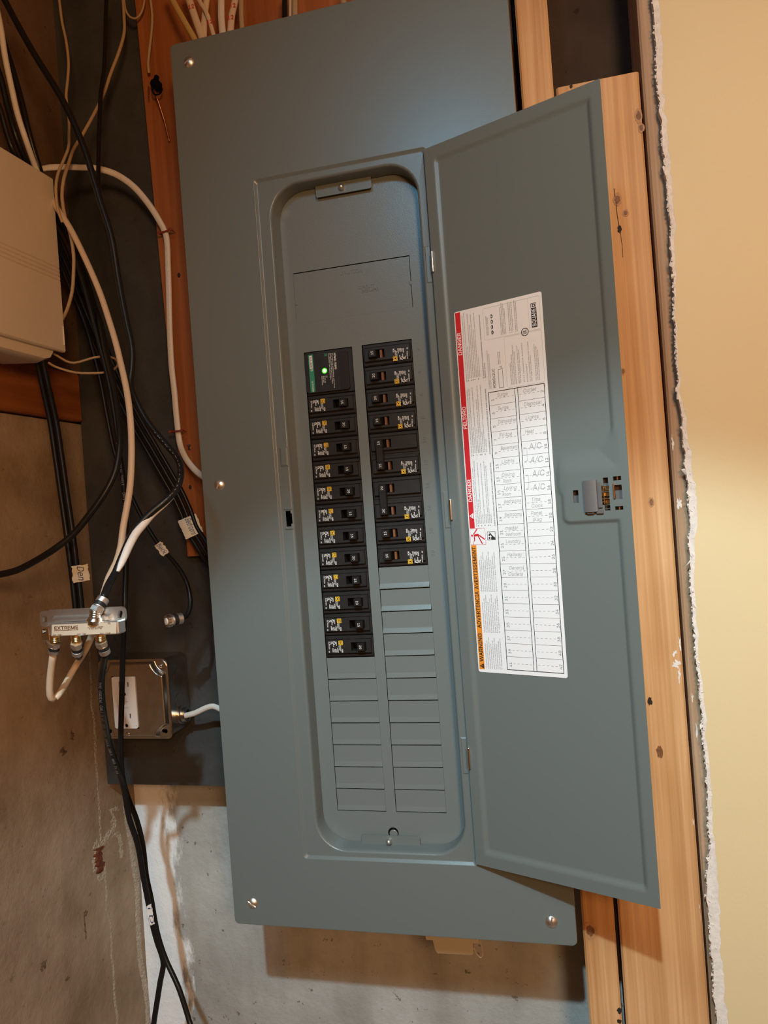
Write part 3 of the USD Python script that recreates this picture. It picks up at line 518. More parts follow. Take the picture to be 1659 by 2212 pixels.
# embossed bosses above and below the latch slot, dents by the hinges
def boss(x0, x1, z0, z1, y, h, mt='panel_paint', nm='embossed_boss'):
    obj(nm, hull([(x, y, z) for x in (x0, x1) for z in (z0, z1)] + [(x, y - h, z) for x in (x0 + h * 1.6, x1 - h * 1.6) for z in (z0 + h * 1.6, z1 - h * 1.6)] + [(x, y + .001, z) for x in (x0, x1) for z in (z0, z1)]), mt, panel)
boss(.0985, .1085, .5285, .5505, .0024, .0012); boss(.0985, .1085, .4565, .4590, .0024, .0010); boss(.0985, .1085, .479, .4815, .0024, .0008)
for zc in (.732, .466, .199): boss(.2826, .2892, zc - .020, zc + .020, .0026, .0007, nm='hinge_seat')
obj('enclosure', cat([box(.014, .3765, .0975, .0987, .02, 1.018), box(.014, .0152, .0045, .0985, .02, 1.018), box(.3753, .3765, .0045, .0985, .02, 1.018), box(.014, .3765, .0045, .0985, .02, .0212), box(.014, .3765, .0045, .0985, 1.0168, 1.018)]), 'panel_paint', panel)
for (x, z, a) in ((.0231, 1.0070, .4), (.0218, .5142, 1.1), (.0246, .0255, -.6), (.3652, .0245, 1.35)):
    h = mani(lathe([(0, -.0030), (.0022, -.0029), (.0046, -.0021), (.0064, -.0005), (.0068, .0004), (.0068, .003), (0, .003)], (x, 0, z), (0, 1, 0), 28))
    sl = box(-.0075, .0075, -.004, -.0010, -.0008, .0008); sl = xf(sl, frame((math.cos(a), 0, math.sin(a)), (0, 1, 0)), (x, 0, z))
    obj('cover_screw', h - mani(sl), 'screw_steel', panel, smooth=40)

# deadfront with its columns of openings
DF = .025
LX0, LX1, RX0, RX1 = .1284, .1869, .1984, .2567
zb_ = ZT - 21 * PITCH
dfp = sg.box(.1015, .0815, .2875, .8555).difference(sg.box(LX0, zb_, LX1, ZT)).difference(sg.box(RX0, zb_, RX1, ZT)).difference(sg.box(.1224, .6945, .2612, .7530))
obj('deadfront', poly(dfp, .0012, (0, DF + .0012, 0)), 'deadfront_paint', panel)
obj('main_filler_plate', poly(sg.box(.12255, .69462, .2605, .7520).difference(sg.Point(.1236, .7175).buffer(.0016)).difference(sg.Point(.2600, .7215).buffer(.0018)), .0012, (0, DF + .0014, 0)), 'deadfront_paint', panel)
obj('filler_tab', cat([cbox(.1221, .1252, DF - .0006, DF + .001, .7155, .7195, .0005), cbox(.2585, .2617, DF - .0004, DF + .001, .7200, .7240, .0005)]), 'deadfront_paint', panel)
for txt, h, x, z in (('CAUTION', .0042, .1925, .7425), ('CIRCUIT', .0034, .209, .7235), ('BREAKER', .0034, .213, .7190)):
    obj('embossed_lettering', text_at(txt, h, (x, DF + .0003, z), anchor='c', deep=.00055), 'deadfront_paint', panel)
# twist-out plates: lower lip kicked forward, dark gaps at the foot and along the left
def twistout(x0, x1, zt, zb, lip, tilt):
    x0 += .0007; x1 -= .0002; zb += .0011; zt -= .0001; y = DF + .0002
    P = [(y + tilt, zt), (y + .0002, zb + .0062), (y + .0001, zb + .0052), (y - lip, zb + .0006), (y - lip, zb)]
    Q = [(a + .0011, b) for a, b in P][::-1]
    n = len(P) * 2; v = [(x0, a, b) for a, b in P + Q] + [(x1, a, b) for a, b in P + Q]
    f = []
    for i in range(n):
        j = (i + 1) % n; f += [(i, j, n + j), (i, n + j, n + i)]
    m_ = len(P)
    for i in range(m_ - 1):
        k = n - 1 - i; f += [(i, k, i + 1), (i + 1, k, k - 1), (n + i, n + i + 1, n + k), (n + i + 1, n + k - 1, n + k)]
    mm = trimesh.Trimesh(v, f, process=False); mm.fix_normals(); return mm
for i in range(14, 21): obj('twistout_plate', twistout(LX0, LX1, ZT - i * PITCH, ZT - (i + 1) * PITCH, .0006, .0), 'deadfront_paint', panel, smooth=25)
for i in range(10, 21): obj('twistout_plate', twistout(RX0, RX1, ZT - i * PITCH, ZT - (i + 1) * PITCH, max(.0005, .0022 - .00028 * (i - 10)), .0), 'deadfront_paint', panel, smooth=25)
for i in range(10):
    obj('embossed_number', text_at(str(2 * i + 2), .0040, (.2650, DF + .0002, ZT - (i + .5) * PITCH), ex=(0, 0, 1), ey=(-1, 0, 0), anchor='c', deep=.0006), 'deadfront_paint', panel)
# latch brackets that hold the deadfront
def bracket(zf, zw, up, xs=(.1592, .2250)):
    x0, x1 = xs; s = 1 if up else -1
    b = poly(rrect(x0, x1, min(zf, zw), max(zf, zw), .0022), .0011, (0, DF - .0048, 0))
    e = box(x0 + .002, x1 - .002, DF - .0060, DF + .001, zw - .0006, zw + .0006)
    obj('retaining_bracket', cat([b, e]), 'panel_paint', panel)
    xc = (x0 + x1) / 2 - .0016; zc = zf + s * .0062
    sc = lathe([(0, -.0052), (.0016, -.0050), (.0030, -.0036), (.0034, -.0016), (.0034, 0), (.0022, 0), (.0022, .004), (0, .004)], (xc, DF - .0060, zc), (0, 1, 0), 20)
    obj('bracket_screw', sc, 'zinc', panel, smooth=40)
bracket(.8325, .8470, True); bracket(.1018, .0898, False, (.1572, .2252))
obj('thumb_notch', lathe([(0, -.0003), (.0060, -.0003), (.0064, .0004), (0, .0004)], (.1935, DF, .1026), (0, 1, 0), 24), 'void_black', panel)
obj('notch_disc', lathe([(0, -.0009), (.0042, -.0009), (.0048, -.0004), (.0048, .0004), (0, .0004)], (.1938, DF, .1016), (0, 1, 0), 24), 'deadfront_paint', panel)

# ---------------------------------------------------------------- the open door
DW, DZ0, DZ1, DH = .1935, .0843, .8529, (.2907, -.004)
TH = .3802
es = np.array([math.cos(TH), -math.sin(TH), 0]); en = np.array([-math.sin(TH), -math.cos(TH), 0]); D0 = np.array([DH[0], DH[1], 0])
def door_pt(s, z, n=0.0): return D0 + s * es + np.array([0, 0, z]) + n * en
DF3 = np.stack([es, (0, 0, 1.0), en], 1)            # local (s, z, n) -> world
def on_door(mesh):                                  # mesh given as (s, z, n)
    return xf(mesh, DF3, D0)
holes = [(.1386, .1441, .4640, .4762), (.1689, .1738, .4788, .4858), (.1650, .1741, .4730, .4785), (.1650, .1741, .4668, .4726), (.1650, .1741, .4604, .4664), (.1687, .1741, .4549, .4600), (.1786, .1862, .4824, .4862), (.1786, .1863, .4648, .4782), (.1785, .1862, .4548, .4582)]
sx = np.unique(np.round(np.concatenate([np.arange(0, DW, .0016), [DW], [h[i] for h in holes for i in (0, 1)]]), 5)); sx = sx[np.concatenate([[True], np.diff(sx) > .0002])]
sz = np.unique(np.round(np.concatenate([np.arange(DZ0, DZ1, .0022), [DZ1], np.arange(.435, .505, .0008), [h[i] for h in holes for i in (2, 3)]]), 5)); sz = sz[np.concatenate([[True], np.diff(sz) > .00012])]
P_in = sg.box(.0112, .0975, .1832, .8403).difference(rrect(.1292, .30, .4470, .4960, .004)).buffer(-.003).buffer(.003)
Sg, Zg = np.meshgrid(sx, sz, indexing='ij'); pts = shapely.points(Sg.ravel(), Zg.ravel())
inside = shapely.contains(P_in, pts); dist = shapely.distance(P_in.boundary, pts); sd = np.where(inside, dist, -dist)
sm = lambda a: np.clip(a, 0, 1) ** 2 * (3 - 2 * np.clip(a, 0, 1)); Sr, Zr = Sg.ravel(), Zg.ravel()
soft = sm((Sr - .118) / .012) * sm((Zr - .470) / .012) * (1 - sm((Zr - .512) / .022))     # the rim fades out above the latch
tt = np.clip((sd + .0002 + .006 * soft) / (.0048 + .022 * soft), 0, 1); hgt = -.0024 * (tt * tt * (3 - 2 * tt))
hgt = hgt.reshape(Sg.shape)
ns, nz = Sg.shape; i, j = np.meshgrid(np.arange(ns - 1), np.arange(nz - 1), indexing='ij')
cs = (Sg[:-1, :-1] + Sg[1:, 1:]) / 2; cz = (Zg[:-1, :-1] + Zg[1:, 1:]) / 2; keep = np.ones(cs.shape, bool)
for a, b, c, d in holes: keep &= ~((cs > a) & (cs < b) & (cz > c) & (cz < d))
q = np.stack([i * nz + j, (i + 1) * nz + j, (i + 1) * nz + j + 1, i * nz + j + 1], -1)[keep]
vf = np.stack([Sg, Zg, hgt], -1).reshape(-1, 3); vb = vf - (0, 0, .0011); nv = len(vf)
# side walls around every open border edge
qe = np.concatenate([q[:, [0, 1]], q[:, [1, 2]], q[:, [2, 3]], q[:, [3, 0]]]); key = np.sort(qe, 1); _, inv, cnt = np.unique(key, axis=0, return_inverse=True, return_counts=True)
be = qe[cnt[inv.ravel()] == 1]
fw = np.vstack([np.stack([be[:, 1], be[:, 0], be[:, 0] + nv], 1), np.stack([be[:, 1], be[:, 0] + nv, be[:, 1] + nv], 1)])
ff = np.vstack([q[:, [0, 1, 2]], q[:, [0, 2, 3]]])
sheet = trimesh.Trimesh(np.vstack([vf, vb]), np.vstack([ff, ff[:, ::-1] + nv, fw]), process=False); sheet.remove_unreferenced_vertices()
door = obj('door', on_door(sheet), 'panel_paint', panel, smooth=35)
BASE[door] = BASE[panel]
for zc in (.732, .466, .199):
    o = lathe([(0, -.0112), (.0013, -.0112), (.0017, -.0105), (.0017, .0105), (.0013, .0112), (0, .0112)], door_pt(.0014, zc, .0012), (0, 0, 1), 14)
    obj('hinge_pin', o, 'chrome', door, smooth=40)
# latch on the free edge
def dbox(s0, s1, z0, z1, n0, n1, c=.0006):
    g = cbox(s0, s1, z0, z1, n0, n1, c); return on_door(g)
obj('latch_slide', cat([on_door(hull([(s, z, n) for z in (.4545, .4846) for s, n in ((.1496, .0), (.1505, .0034), (.1545, .0046), (.1600, .0040), (.1628, .0026), (.1634, 0))])), dbox(.1630, .1672, .4575, .4825, 0, .0018)]), 'latch_plastic', door, label='grey plastic slide of the door latch')
obj('latch_shell', dbox(.1350, .1900, .4500, .4900, -.0090, -.0070), 'latch_plastic', door)
obj('latch_foot', cat([dbox(.1520, .1590, .4525, .4550, 0, .0030), dbox(.1610, .1680, .4520, .4560, 0, .0022)]), 'latch_plastic', door)
obj('latch_spring', cat([dbox(.1640, .1741, .4735, .4748, -.001, .0012, .0003), dbox(.1650, .1741, .4684, .4720, -.0022, -.0006, .0003), dbox(.1640, .1741, .4655, .4667, -.001, .0012, .0003), dbox(.1686, .1696, .4610, .4780, -.002, .0014, .0002), dbox(.1640, .1646, .4600, .4790, 0, .0016, .0002), dbox(.1700, .1741, .4755, .4778, -.003, -.001, .0003), dbox(.1700, .1741, .4610, .4650, -.003, -.001, .0003)]), 'brass', door)
obj('latch_clip', cat([dbox(.1786, .1797, .4655, .4795, -.001, .0022, .0003), dbox(.1815, .1828, .4824, .4862, -.003, -.001, .0003), dbox(.1815, .1828, .4548, .4582, -.003, -.001, .0003)]), 'copper', door)

# ---------------------------------------------------------------- the directory label on the door (flat print; reads upward along the door)
LN = -.0024 + .0003                                   # the label lies on the recessed panel of the door
def lab(s, z):                                        # label coordinates (from its left edge, panel z) -> (s, z)
    return (.0182 + (z - .2938) / .3803 * .0020 + .0010 + s, z)
ups = dict(ex=(0, 0, 1), ey=tuple(-es))
def lt(text, h, s, z, width=None, bold=False, up=True, n=.0003, anchor='l', shear=0.0):
    a = lab(s, z); p = door_pt(a[0], a[1], LN + n)
    return text_at(text, h, p, width=width, bold=bold, anchor=anchor, shear=shear, **(ups if up else dict(ex=tuple(es), ey=(0, 0, 1))))
def lpoly(p, n, depth=.00008):
    q = shapely.transform(p, lambda c: np.stack([.0192 + c[:, 0] + (c[:, 1] - .2938) / .3803 * .0020, c[:, 1]], 1))
    gs = list(q.geoms) if hasattr(q, 'geoms') else [q]
    return cat([on_door(xf(trimesh.creation.extrude_polygon(g, depth), None, (0, 0, LN + n))) for g in gs])
def lbox(s0, s1, z0, z1, n=.0002): return lpoly(sg.box(s0, z0, s1, z1), n)
label = obj('directory_label', lpoly(rrect(0, .0994, .2925, .6736, .0022), -.0002, .0003), 'paper', door, label='white directory and warning label stuck on the open door')
# bands
obj('danger_band', lbox(.0013, .0073, .4447, .6725), 'print_red', door); obj('warning_band', lbox(.0014, .0076, .2957, .4268), 'print_orange', door)
obj('band_lettering', cat([lt('DANGER', .0042, .0064, .6272, .0240, True), lt('PELIGRO', .0042, .0064, .5492, .0240, True), lt('DANGER', .0042, .0064, .4723, .0240, True), lpoly(sg.Polygon([(.0018, .4577), (.0068, .4545), (.0068, .4609)]).difference(sg.box(.0036, .4573, .0052, .4581)), .0003)]), 'paper', door, label='white lettering on the red danger band')
obj('band_lettering', cat([lt('WARNING', .0042, .0067, .3035, .0300, True), lt('ADVERTENCIA', .0042, .0067, .3390, .0390, True), lt('AVERTISSEMENT', .0042, .0067, .3800, .0450, True), lpoly(sg.Polygon([(.0020, .2990), (.0070, .2962), (.0070, .3018)]).difference(sg.box(.0040, .29865, .0056, .29935)), .0003)]), 'print_black', door, label='black lettering on the orange warning band')
# shock pictogram and manual pictogram
def strokes(ls, w): return shapely.union_all([sg.LineString(l).buffer(w) for l in ls])
obj('shock_pictogram', cat([lpoly(shapely.union_all([sg.box(.0012, .4274, .0192, .4443).boundary.buffer(.00012), sg.Point(.0034, .4370).buffer(.0011)]), .0002),
    lpoly(strokes([[(.0056, .4386), (.0098, .4436)], [(.0062, .4375), (.0110, .4375)], [(.0060, .4372), (.0062, .4318)], [(.0108, .4378), (.0180, .4328)], [(.0100, .4375), (.0150, .4284)]], .00055), .0003), lpoly(strokes([[(.0062, .4318), (.0044, .4302), (.0048, .4286), (.0040, .4278)]], .00018), .0003),
    lpoly(sg.Polygon([(.0060, .4366), (.0075, .4384), (.0112, .4386), (.0112, .4364), (.0080, .4360)]), .00025)]), 'print_red', door)
obj('manual_pictogram', cat([lpoly(sg.box(.0217, .4318, .0308, .4402).boundary.buffer(.0002), .0002), lpoly(sg.Point(.0240, .4338).buffer(.0010), .0003), lpoly(sg.Polygon([(.0260, .4322), (.0304, .4322), (.0304, .4342), (.0284, .4352), (.0245, .4396), (.0240, .4390), (.0268, .4350), (.0258, .4342)]), .0003), lpoly(sg.Polygon([(.0230, .4362), (.0246, .4358), (.0250, .4376), (.0236, .4380)]), .0003)]), 'print_black', door)
# small print
def para(lines, s0, ds, z0, h=.00125, bullets=False):
    out = []
    for k, (t_, w) in enumerate(lines):
        st = t_.startswith('*'); t_ = t_.lstrip('*')
        out.append(lt(t_, h, s0 + k * ds, z0 + (.0030 if bullets and k else 0), w, n=.0002))
        if st: a = lab(s0 + k * ds - .0004, z0 + .0010); out.append(lpoly(sg.Point(s0 + k * ds - .0004, z0 + .0010).buffer(.0005), .0002))
    return cat(out)
EN = [('HAZARD OF ELECTRIC SHOCK, EXPLOSION OR ARC FLASH', .062), ('*Apply appropriate personal protective equipment (PPE) and follow safe electrical', .066), ('work practices. See NFPA 70E.', .026), ('*This equipment must only be installed and serviced by qualified electrical', .064), ('personnel.', .010), ('*Turn off all power supplying this equipment before working on or inside', .063), ('equipment.', .010), ('*Always use a properly rated voltage sensing device to confirm power is off.', .065), ('*Replace all devices, doors and covers before turning on power to this', .060), ('equipment.', .010)]
ES = [('PELIGRO DE DESCARGA ELECTRICA, EXPLOSION O DESTELLO POR ARQUEO', .070), ('*Utilice equipo de proteccion personal apropiado y siga las practicas de seguridad', .068), ('electrica. Consulte NFPA 70E.', .028), ('*Solamente el personal electrico especializado debera instalar y prestar servicio de', .069), ('mantenimiento a este equipo.', .026), ('*Desconecte el equipo antes de realizar cualquier trabajo en el.', .056), ('*Siempre utilice un dispositivo detector de tension nominal adecuado para confirmar', .070), ('que esta desenergizado.', .022), ('*Antes de energizar el equipo, vuelva a colocar todos los dispositivos, las puertas y', .070), ('las cubiertas.', .014)]
FR = [("RISQUE D'ELECTROCUTION, D'EXPLOSION OU D'ECLAIR D'ARC", .070), ("*Portez un equipement de protection personnelle et suivez les methodes de travail", .069), ('electrique securitaires. Voir NFPA 70E.', .034), ('*Seul un personnel qualifie doit effectuer installation et entretien de cet appareil.', .068), ('*Coupez toutes les alimentations de cet appareil avant de travailler.', .056), ('*Utilisez toujours un dispositif de detection de tension a valeur nominale', .066), ("appropriee pour confirmer que toute alimentation est coupee.", .050), ('*Replacez tous les dispositifs, les portes et les couvercles avant de mettre cet', .067), ('appareil sous tension.', .020)]
obj('small_print', cat([para(EN, .0104, .00195, .4460, .00120, True), para(ES, .0104, .00195, .5200, .00120, True), para(FR, .0104, .00195, .5985, .00120, True),
    lt('Failure to follow these instructions will result in death or serious injury.', .0014, .0318, .4460, .066, True, n=.0002), lt('El incumplimiento de estas precauciones podra causar la muerte o lesiones serias.', .0014, .0318, .5205, .068, True, n=.0002), lt('Si ces precautions ne sont pas respectees, cela entrainera la mort ou des', .0014, .0305, .5990, .066, True, n=.0002), lt('blessures graves.', .0014, .0325, .5990, .016, True, n=.0002)]), 'print_grey', door)
P1 = ['This equipment is designed and tested', 'to published performance standards with', 'circuit breakers listed for use in it. Use', 'only circuit breakers intended for this', 'panel. Use of other than these circuit', 'breakers may void the warranty. Other', 'circuit breakers may not operate and', 'can cause serious injury or damage', 'to equipment and property.']
P2 = ['Este equipo ha sido disenado y probado por', 'el fabricante segun las normas de', 'rendimiento con interruptores listados.', 'Utilice solamente interruptores que', 'fueron disenados para este tablero. El uso', 'de otros interruptores puede anular la', 'garantia. Otros interruptores pueden no', 'funcionar y causar lesiones serias', 'y danos al equipo.']
P3 = ['Cet equipement est concu et mis a essai selon les', 'normes de rendement publiees avec des', 'disjoncteurs homologues. Utilisez', 'uniquement des disjoncteurs prevus pour', 'ce panneau. L utilisation de disjoncteurs', 'autres peut annuler la garantie. Les', 'autres disjoncteurs peuvent ne pas', 'fonctionner et causer des blessures', 'graves ou des dommages.']
obj('small_print', cat([lt(x, .00125, .0108 + .0022 * k, z, w * (.8 + .2 * ((k * 7) % 3) / 2), n=.0002) for P_, z, w in ((P1, .2965, .033), (P2, .3345, .040), (P3, .3775, .042)) for k, x in enumerate(P_)]), 'print_grey', door)
# the circuit table
TS0, TS1, TZ0, TZ1 = .0342, .0958, .2970, .5836; rows = 21; dz = (TZ1 - TZ0) / rows; MA, MB = .0640, .0672
ln = [sg.box(TS0, TZ0, TS1, TZ1).boundary.buffer(.00030, join_style=2), sg.LineString([(MA, TZ0), (MA, TZ1)]).buffer(.00026), sg.LineString([(MB, TZ0), (MB, TZ1)]).buffer(.00026)]
obj('table_frame', lpoly(shapely.union_all(ln), .0002), 'print_black', door)
ln = []
for k in range(rows):
    z = TZ1 - k * dz
    if k: ln += [sg.LineString([(TS0, z), (MA, z)]).buffer(.00012), sg.LineString([(MB, z), (TS1, z)]).buffer(.00012)]
    zc = z - dz * .52
    for a in np.linspace(TS0 + .0085, MA - .003, 5): ln.append(sg.box(a - .0012, zc - .00010, a + .0012, zc + .00010))
    for a in np.linspace(MB + .003, TS1 - .007, 5): ln.append(sg.box(a - .0012, zc - .00010, a + .0012, zc + .00010))
obj('table_lines', lpoly(shapely.union_all(ln), .0002), 'print_grey', door)
obj('table_numbers', cat([lt(str(2 * k + 1), .0030, TS0 + .0056, TZ1 - (k + .62) * dz, anchor='c', n=.0002) for k in range(rows)] + [lt(str(2 * k + 2), .0030, TS1 - .0012, TZ1 - (k + .55) * dz, anchor='c', n=.0002) for k in range(rows)]), 'print_grey', door)
HL = {0: ('Surge',), 1: ('Surge',), 2: ('Dishwasher',), 3: ('Fridge',), 4: ('Basement',), 5: ('Lights',), 6: ('Dining', 'Room'), 7: ('Living', 'Room'), 8: ('bedrooms',), 9: ('Bedrooms',), 10: ('master', 'bedroom'), 11: ('Laundry',), 12: ('Hallway',), 13: ('General', 'Outlets')}
HR = {0: ('Outlet',), 1: ('Disposal',), 2: ('Lights',), 3: ('Heat',), 4: ('A/C',), 5: ('A/C',), 6: ('A/C',), 7: ('A/C',), 8: ('Time', 'Clock'), 9: ('Panel', 'plug')}
hw = []; r8 = np.random.default_rng(4)
for H, s0 in ((HL, TS0 + .0080), (HR, MB + .0050)):
    for k, ws in H.items():
        for q_, w in enumerate(ws):
            big = w == 'A/C'
            hw.append(lt(w, .0058 if big else .0036, s0 + r8.uniform(-.0008, .0015) + (.003 if big else 0), TZ1 - (k + (.50 if big else .42) + .46 * q_) * dz - (.0015 if big else 0), (.0130 if big else min(.0024 * len(w), .0205)), up=False, n=.0003, shear=r8.uniform(.05, .3)))
hw.append(lpoly(strokes([[(MB + .002, TZ1 - 4.45 * dz), (MB + .0055, TZ1 - 4.5 * dz), (MB + .0055, TZ1 - 5.4 * dz), (MB + .002, TZ1 - 5.5 * dz)], [(MB + .002, TZ1 - 6.45 * dz), (MB + .0055, TZ1 - 6.5 * dz), (MB + .0050, TZ1 - 7.4 * dz), (MB + .002, TZ1 - 7.5 * dz)], [(.0600, TZ1 - 13.1 * dz), (.0608, TZ1 - 13.6 * dz)]], .00014), .0003))
obj('handwriting', cat(hw), 'pencil', door)
# data block above the table
blk = [lpoly(rrect(.0342, .0968, .6375, .6700, .0015).boundary.buffer(.00010), .0002), lpoly(rrect(.0560, .0968, .5850, .6365, .0015).boundary.buffer(.00010), .0002), lpoly(sg.LineString([(.0845, .6400), (.0845, .6700)]).buffer(.0001), .0002)]
obj('block_outline', cat(blk), 'print_faint', door)
T1 = [('NOTES: 1. Installation must be performed by', .0540, .028), ('a qualified electrician in accordance with the', .0556, .032), ('national code. Use only copper or aluminum', .0572, .031), ('conductors rated 75 C as marked on', .0588, .026), ('1. Tighten all lugs to marked torque values', .0632, .031), ('2. Replace filler plates over unused spaces', .0650, .030), ('3. See wiring diagram for bonding of neutral', .0668, .031), ('4. Suitable for use as service equipment when', .0700, .032), ('not more than six main disconnecting means', .0716, .030)]
T2 = [('Use type HOM circuit breakers', .0625, .022), ('Maximum short circuit rating', .0642, .030), ('Short circuit current rating marked here', .0660, .040), ('applies to the panelboard only', .0676, .033), ('When the panel is series rated', .0710, .038), ('see the label on the breaker', .0726, .034), ('10 kA symmetrical 120/240V', .0765, .040), ('Enclosure type 1', .0800, .018), ('22 kA symmetrical with main breaker', .0830, .040), ('Wire range 1/0 to 300 kcmil', .0848, .026), ('This device must be mounted indoors in', .0895, .036), ('a dry place with the cover screws tight', .0912, .034), ('and the door closed after service', .0929, .030)]
obj('small_print', cat([lt(a, .00115, s_, .6395, w, n=.0002) for a, s_, w in T1] + [lt(a, .00115, s_ - .001, .5875, w, n=.0002) for a, s_, w in T2] +
    [lt('COMBINATION SERVICE ENTRANCE', .0012, .0365, .5870, .040, n=.0002), lt('DEVICE LOAD CENTER COVER', .0012, .0383, .5870, .036, n=.0002), lt('HOMC42UC', .0028, .0430, .5870, .0200, True, n=.0002), lt('A', .0026, .0515, .6065, n=.0002), lt('Mains Rating', .0013, .0485, .6105, .0125, n=.0002), lt('Valor nominal', .0013, .0503, .6105, .0125, n=.0002),
     lpoly(sg.box(.0470, .5865, .0518, .6055).boundary.buffer(.00018), .0002), lt('CIRCUIT BREAKER', .0012, .0378, .6420, .020, n=.0002), lt('POSITION', .0012, .0393, .6420, .018, n=.0002)]), 'print_grey', door)
obj('certification_mark', cat([lpoly(sg.Point(.0793, .6375).buffer(.0040).difference(sg.Point(.0793, .6375).buffer(.0034)), .0003)] + [lt('UL', .0036, .0808, .6352, .0046, True, n=.0003)] + [lpoly(shapely.affinity.scale(sg.Point(.0435, .6440 + .0055 * k).buffer(.0018), .7, 1.1).difference(shapely.affinity.scale(sg.Point(.0432, .6440 + .0055 * k).buffer(.0010), .6, 1.3)), .0003) for k in range(4)]), 'print_black', door)
obj('logo_block', cat([lbox(.0873, .0930, .6400, .6590, .0003), lpoly(sg.box(.0873, .6590, .0930, .6640).difference(sg.box(.0877, .6592, .0926, .6636)), .0003), lpoly(sg.box(.0888, .6602, .0917, .6630).difference(sg.box(.0895, .6608, .0910, .6624)), .0003)]), 'print_black', door)
obj('logo_lettering', lt('SQUARE', .0040, .0921, .6407, .0176, True, n=.0006), 'paper', door)

# ================================================================ circuit breakers
BW = RX1 - RX0
def breaker(name, label, catg, group, i, right, amps, poles=1):
    x0 = RX0 if right else LX0; z0 = ZT - i * PITCH; H = PITCH * poles
    base = (x0, DF, z0); t = thing(name, label, catg, base, group)
    def X(a, b): return (x0 + BW - b, x0 + b) if False else ((x0 + BW - b, x0 + BW - a) if right else (x0 + a, x0 + b))
    def bx(a, b, y0, y1, za, zb, c=.0005):
        p_, q_ = X(a, b); return cbox(p_, q_, DF + y0, DF + y1, z0 + za, z0 + zb, c)
    base_m = bx(.0005, BW - .0005, .0012, .036, -H + .0003, -.0003, .0006)
    slots, faces, ledges = [], [], []
    for k in range(poles):
        o = -k * PITCH
        faces.append(bx(.0018, BW - .0026, -.0022, .004, o - .0203, o - .0044, .0008))
        ledges.append(bx(.0018, BW - .0016, -.0002, .004, o - .0043, o - .0008, .0004))
        slots.append(bx(.0318, .0500, -.02, .014, o - .0172, o - .0076, .0003))
    body = base_m
    for a in faces + ledges: body = body + a
    for a in slots: body = body - a
    obj('housing', body, 'black_plastic', t, smooth=20)
    for k in range(poles):
        o = -k * PITCH
        obj('lower_rib', bx(.0010, BW - .0010, .0004, .003, o - PITCH + .0012, o - .0212, .0004), 'black_strip', t)
        p_, q_ = X(.0404, .0488); p2, q2 = X(.0396, .0498)
        hz0, hz1 = z0 + o - .0168, z0 + o - .0080
        obj('toggle', hull([(x, DF - .0085, z) for x in (p_ + .0006, q_ - .0006) for z in (hz0 + .0006, hz1 - .0006)] + [(x, DF - .0075, z) for x in (p_, q_) for z in (hz0, hz1)] + [(x, DF + .010, z) for x in (p2, q2) for z in (hz0 - .0001, hz1 + .0001)]), 'handle_plastic', t, smooth=25)
        ex, ey = ((0, 0, 1), (-1, 0, 0)) if right else ((0, 0, -1), (1, 0, 0))
        xc = (p_ + q_) / 2 + (.0013 if right else -.0013)
        obj('rating_numeral', text_at(str(amps), .0027, (xc, DF - .0087, z0 + o - .0122), ex, ey, anchor='c'), 'print_white', t)
        if right:
            obj('trip_flag', bx(.0350, .0377, -.0006, .006, o - .0170, o - .0078, .0002), 'orange_flag', t, label='orange strip beside the toggle')
    if poles == 2:
        obj('handle_tie', bx(.0406, .0486, -.0083, -.0012, -PITCH - .0088, -.0158, .0008), 'handle_plastic', t)
    # printed data, lower pole only
    o = -(poles - 1) * PITCH
    def pt(u, v):                                     # u across from the outer edge, v down from the row top
        return (x0 + BW - u, z0 + o - PITCH + v) if right else (x0 + u, z0 + o - v)
    Y = DF - .0024
    dy = -.0028 if right else 0
    pr = []
    for txt, h, u, v, w in (('HOM', .0017, .0202, .0150, .0042), ('120/240V', .0011, .0186, .0104, .0072), ('10 kA', .0011, .0170, .0106, .0058), ('HACR', .0012, .0154, .0150, .0040), ('TYPE', .0011, .0138, .0152, .0036), ('40C', .0011, .0150, .0132, .0018), ('CU/AL', .0013, .0124, .0146, .0044), ('75C', .0012, .0108, .0146, .0040), ('SWD', .0012, .0092, .0135, .0050), ('LISTED', .0011, .0137, .0060, .0050), ('CIR BKR', .0011, .0104, .0090, .0034), ('UL', .0014, .0073, .0060, .0040), ('No', .0011, .0088, .0060, .0026), ('0179014' if amps == 15 else '0182420', .0013, .0050, .0060, .0088), ('MX', .0013, .0046, .0168, .0022)):
        a = pt(u, v + dy); ex, ey = ((0, 0, 1), (-1, 0, 0)) if right else ((0, 0, -1), (1, 0, 0))
        pr.append(text_at(txt, h, (a[0], Y, a[1]), ex, ey, width=w, bold=True))
    a = pt(.0118, .0076 + dy); pr.append(poly(sg.Point(*a).buffer(.0018).difference(sg.Point(*a).buffer(.0013)), .0001, (0, Y, 0)))
    pr.append(poly(strokes([[(a[0] - .0008, a[1] - .0006), (a[0] + .0008, a[1] + .0006)]], .0002), .0001, (0, Y, 0)))
    obj('printed_data', cat(pr), 'print_white', t)
    a = pt(.0197, .0078 + dy); S = .0026
    obj('square_mark', poly(rrect(a[0] - S, a[0] + S, a[1] - S, a[1] + S, .0006).difference(sg.box(a[0] - .0017, a[1] - .0017, a[0] + .0017, a[1] + .0017).boundary.buffer(.00022)).difference(sg.box(a[0] - .0007, a[1] - .0007, a[0] + .0007, a[1] + .0007)), .0001, (0, Y, 0)), 'print_yellow', t, label='yellow square mark')
    return t, base
ORD = ['first', 'second', 'third', 'fourth', 'fifth', 'sixth', 'seventh', 'eighth', 'ninth', 'tenth', 'eleventh', 'twelfth']
PROTO = {}
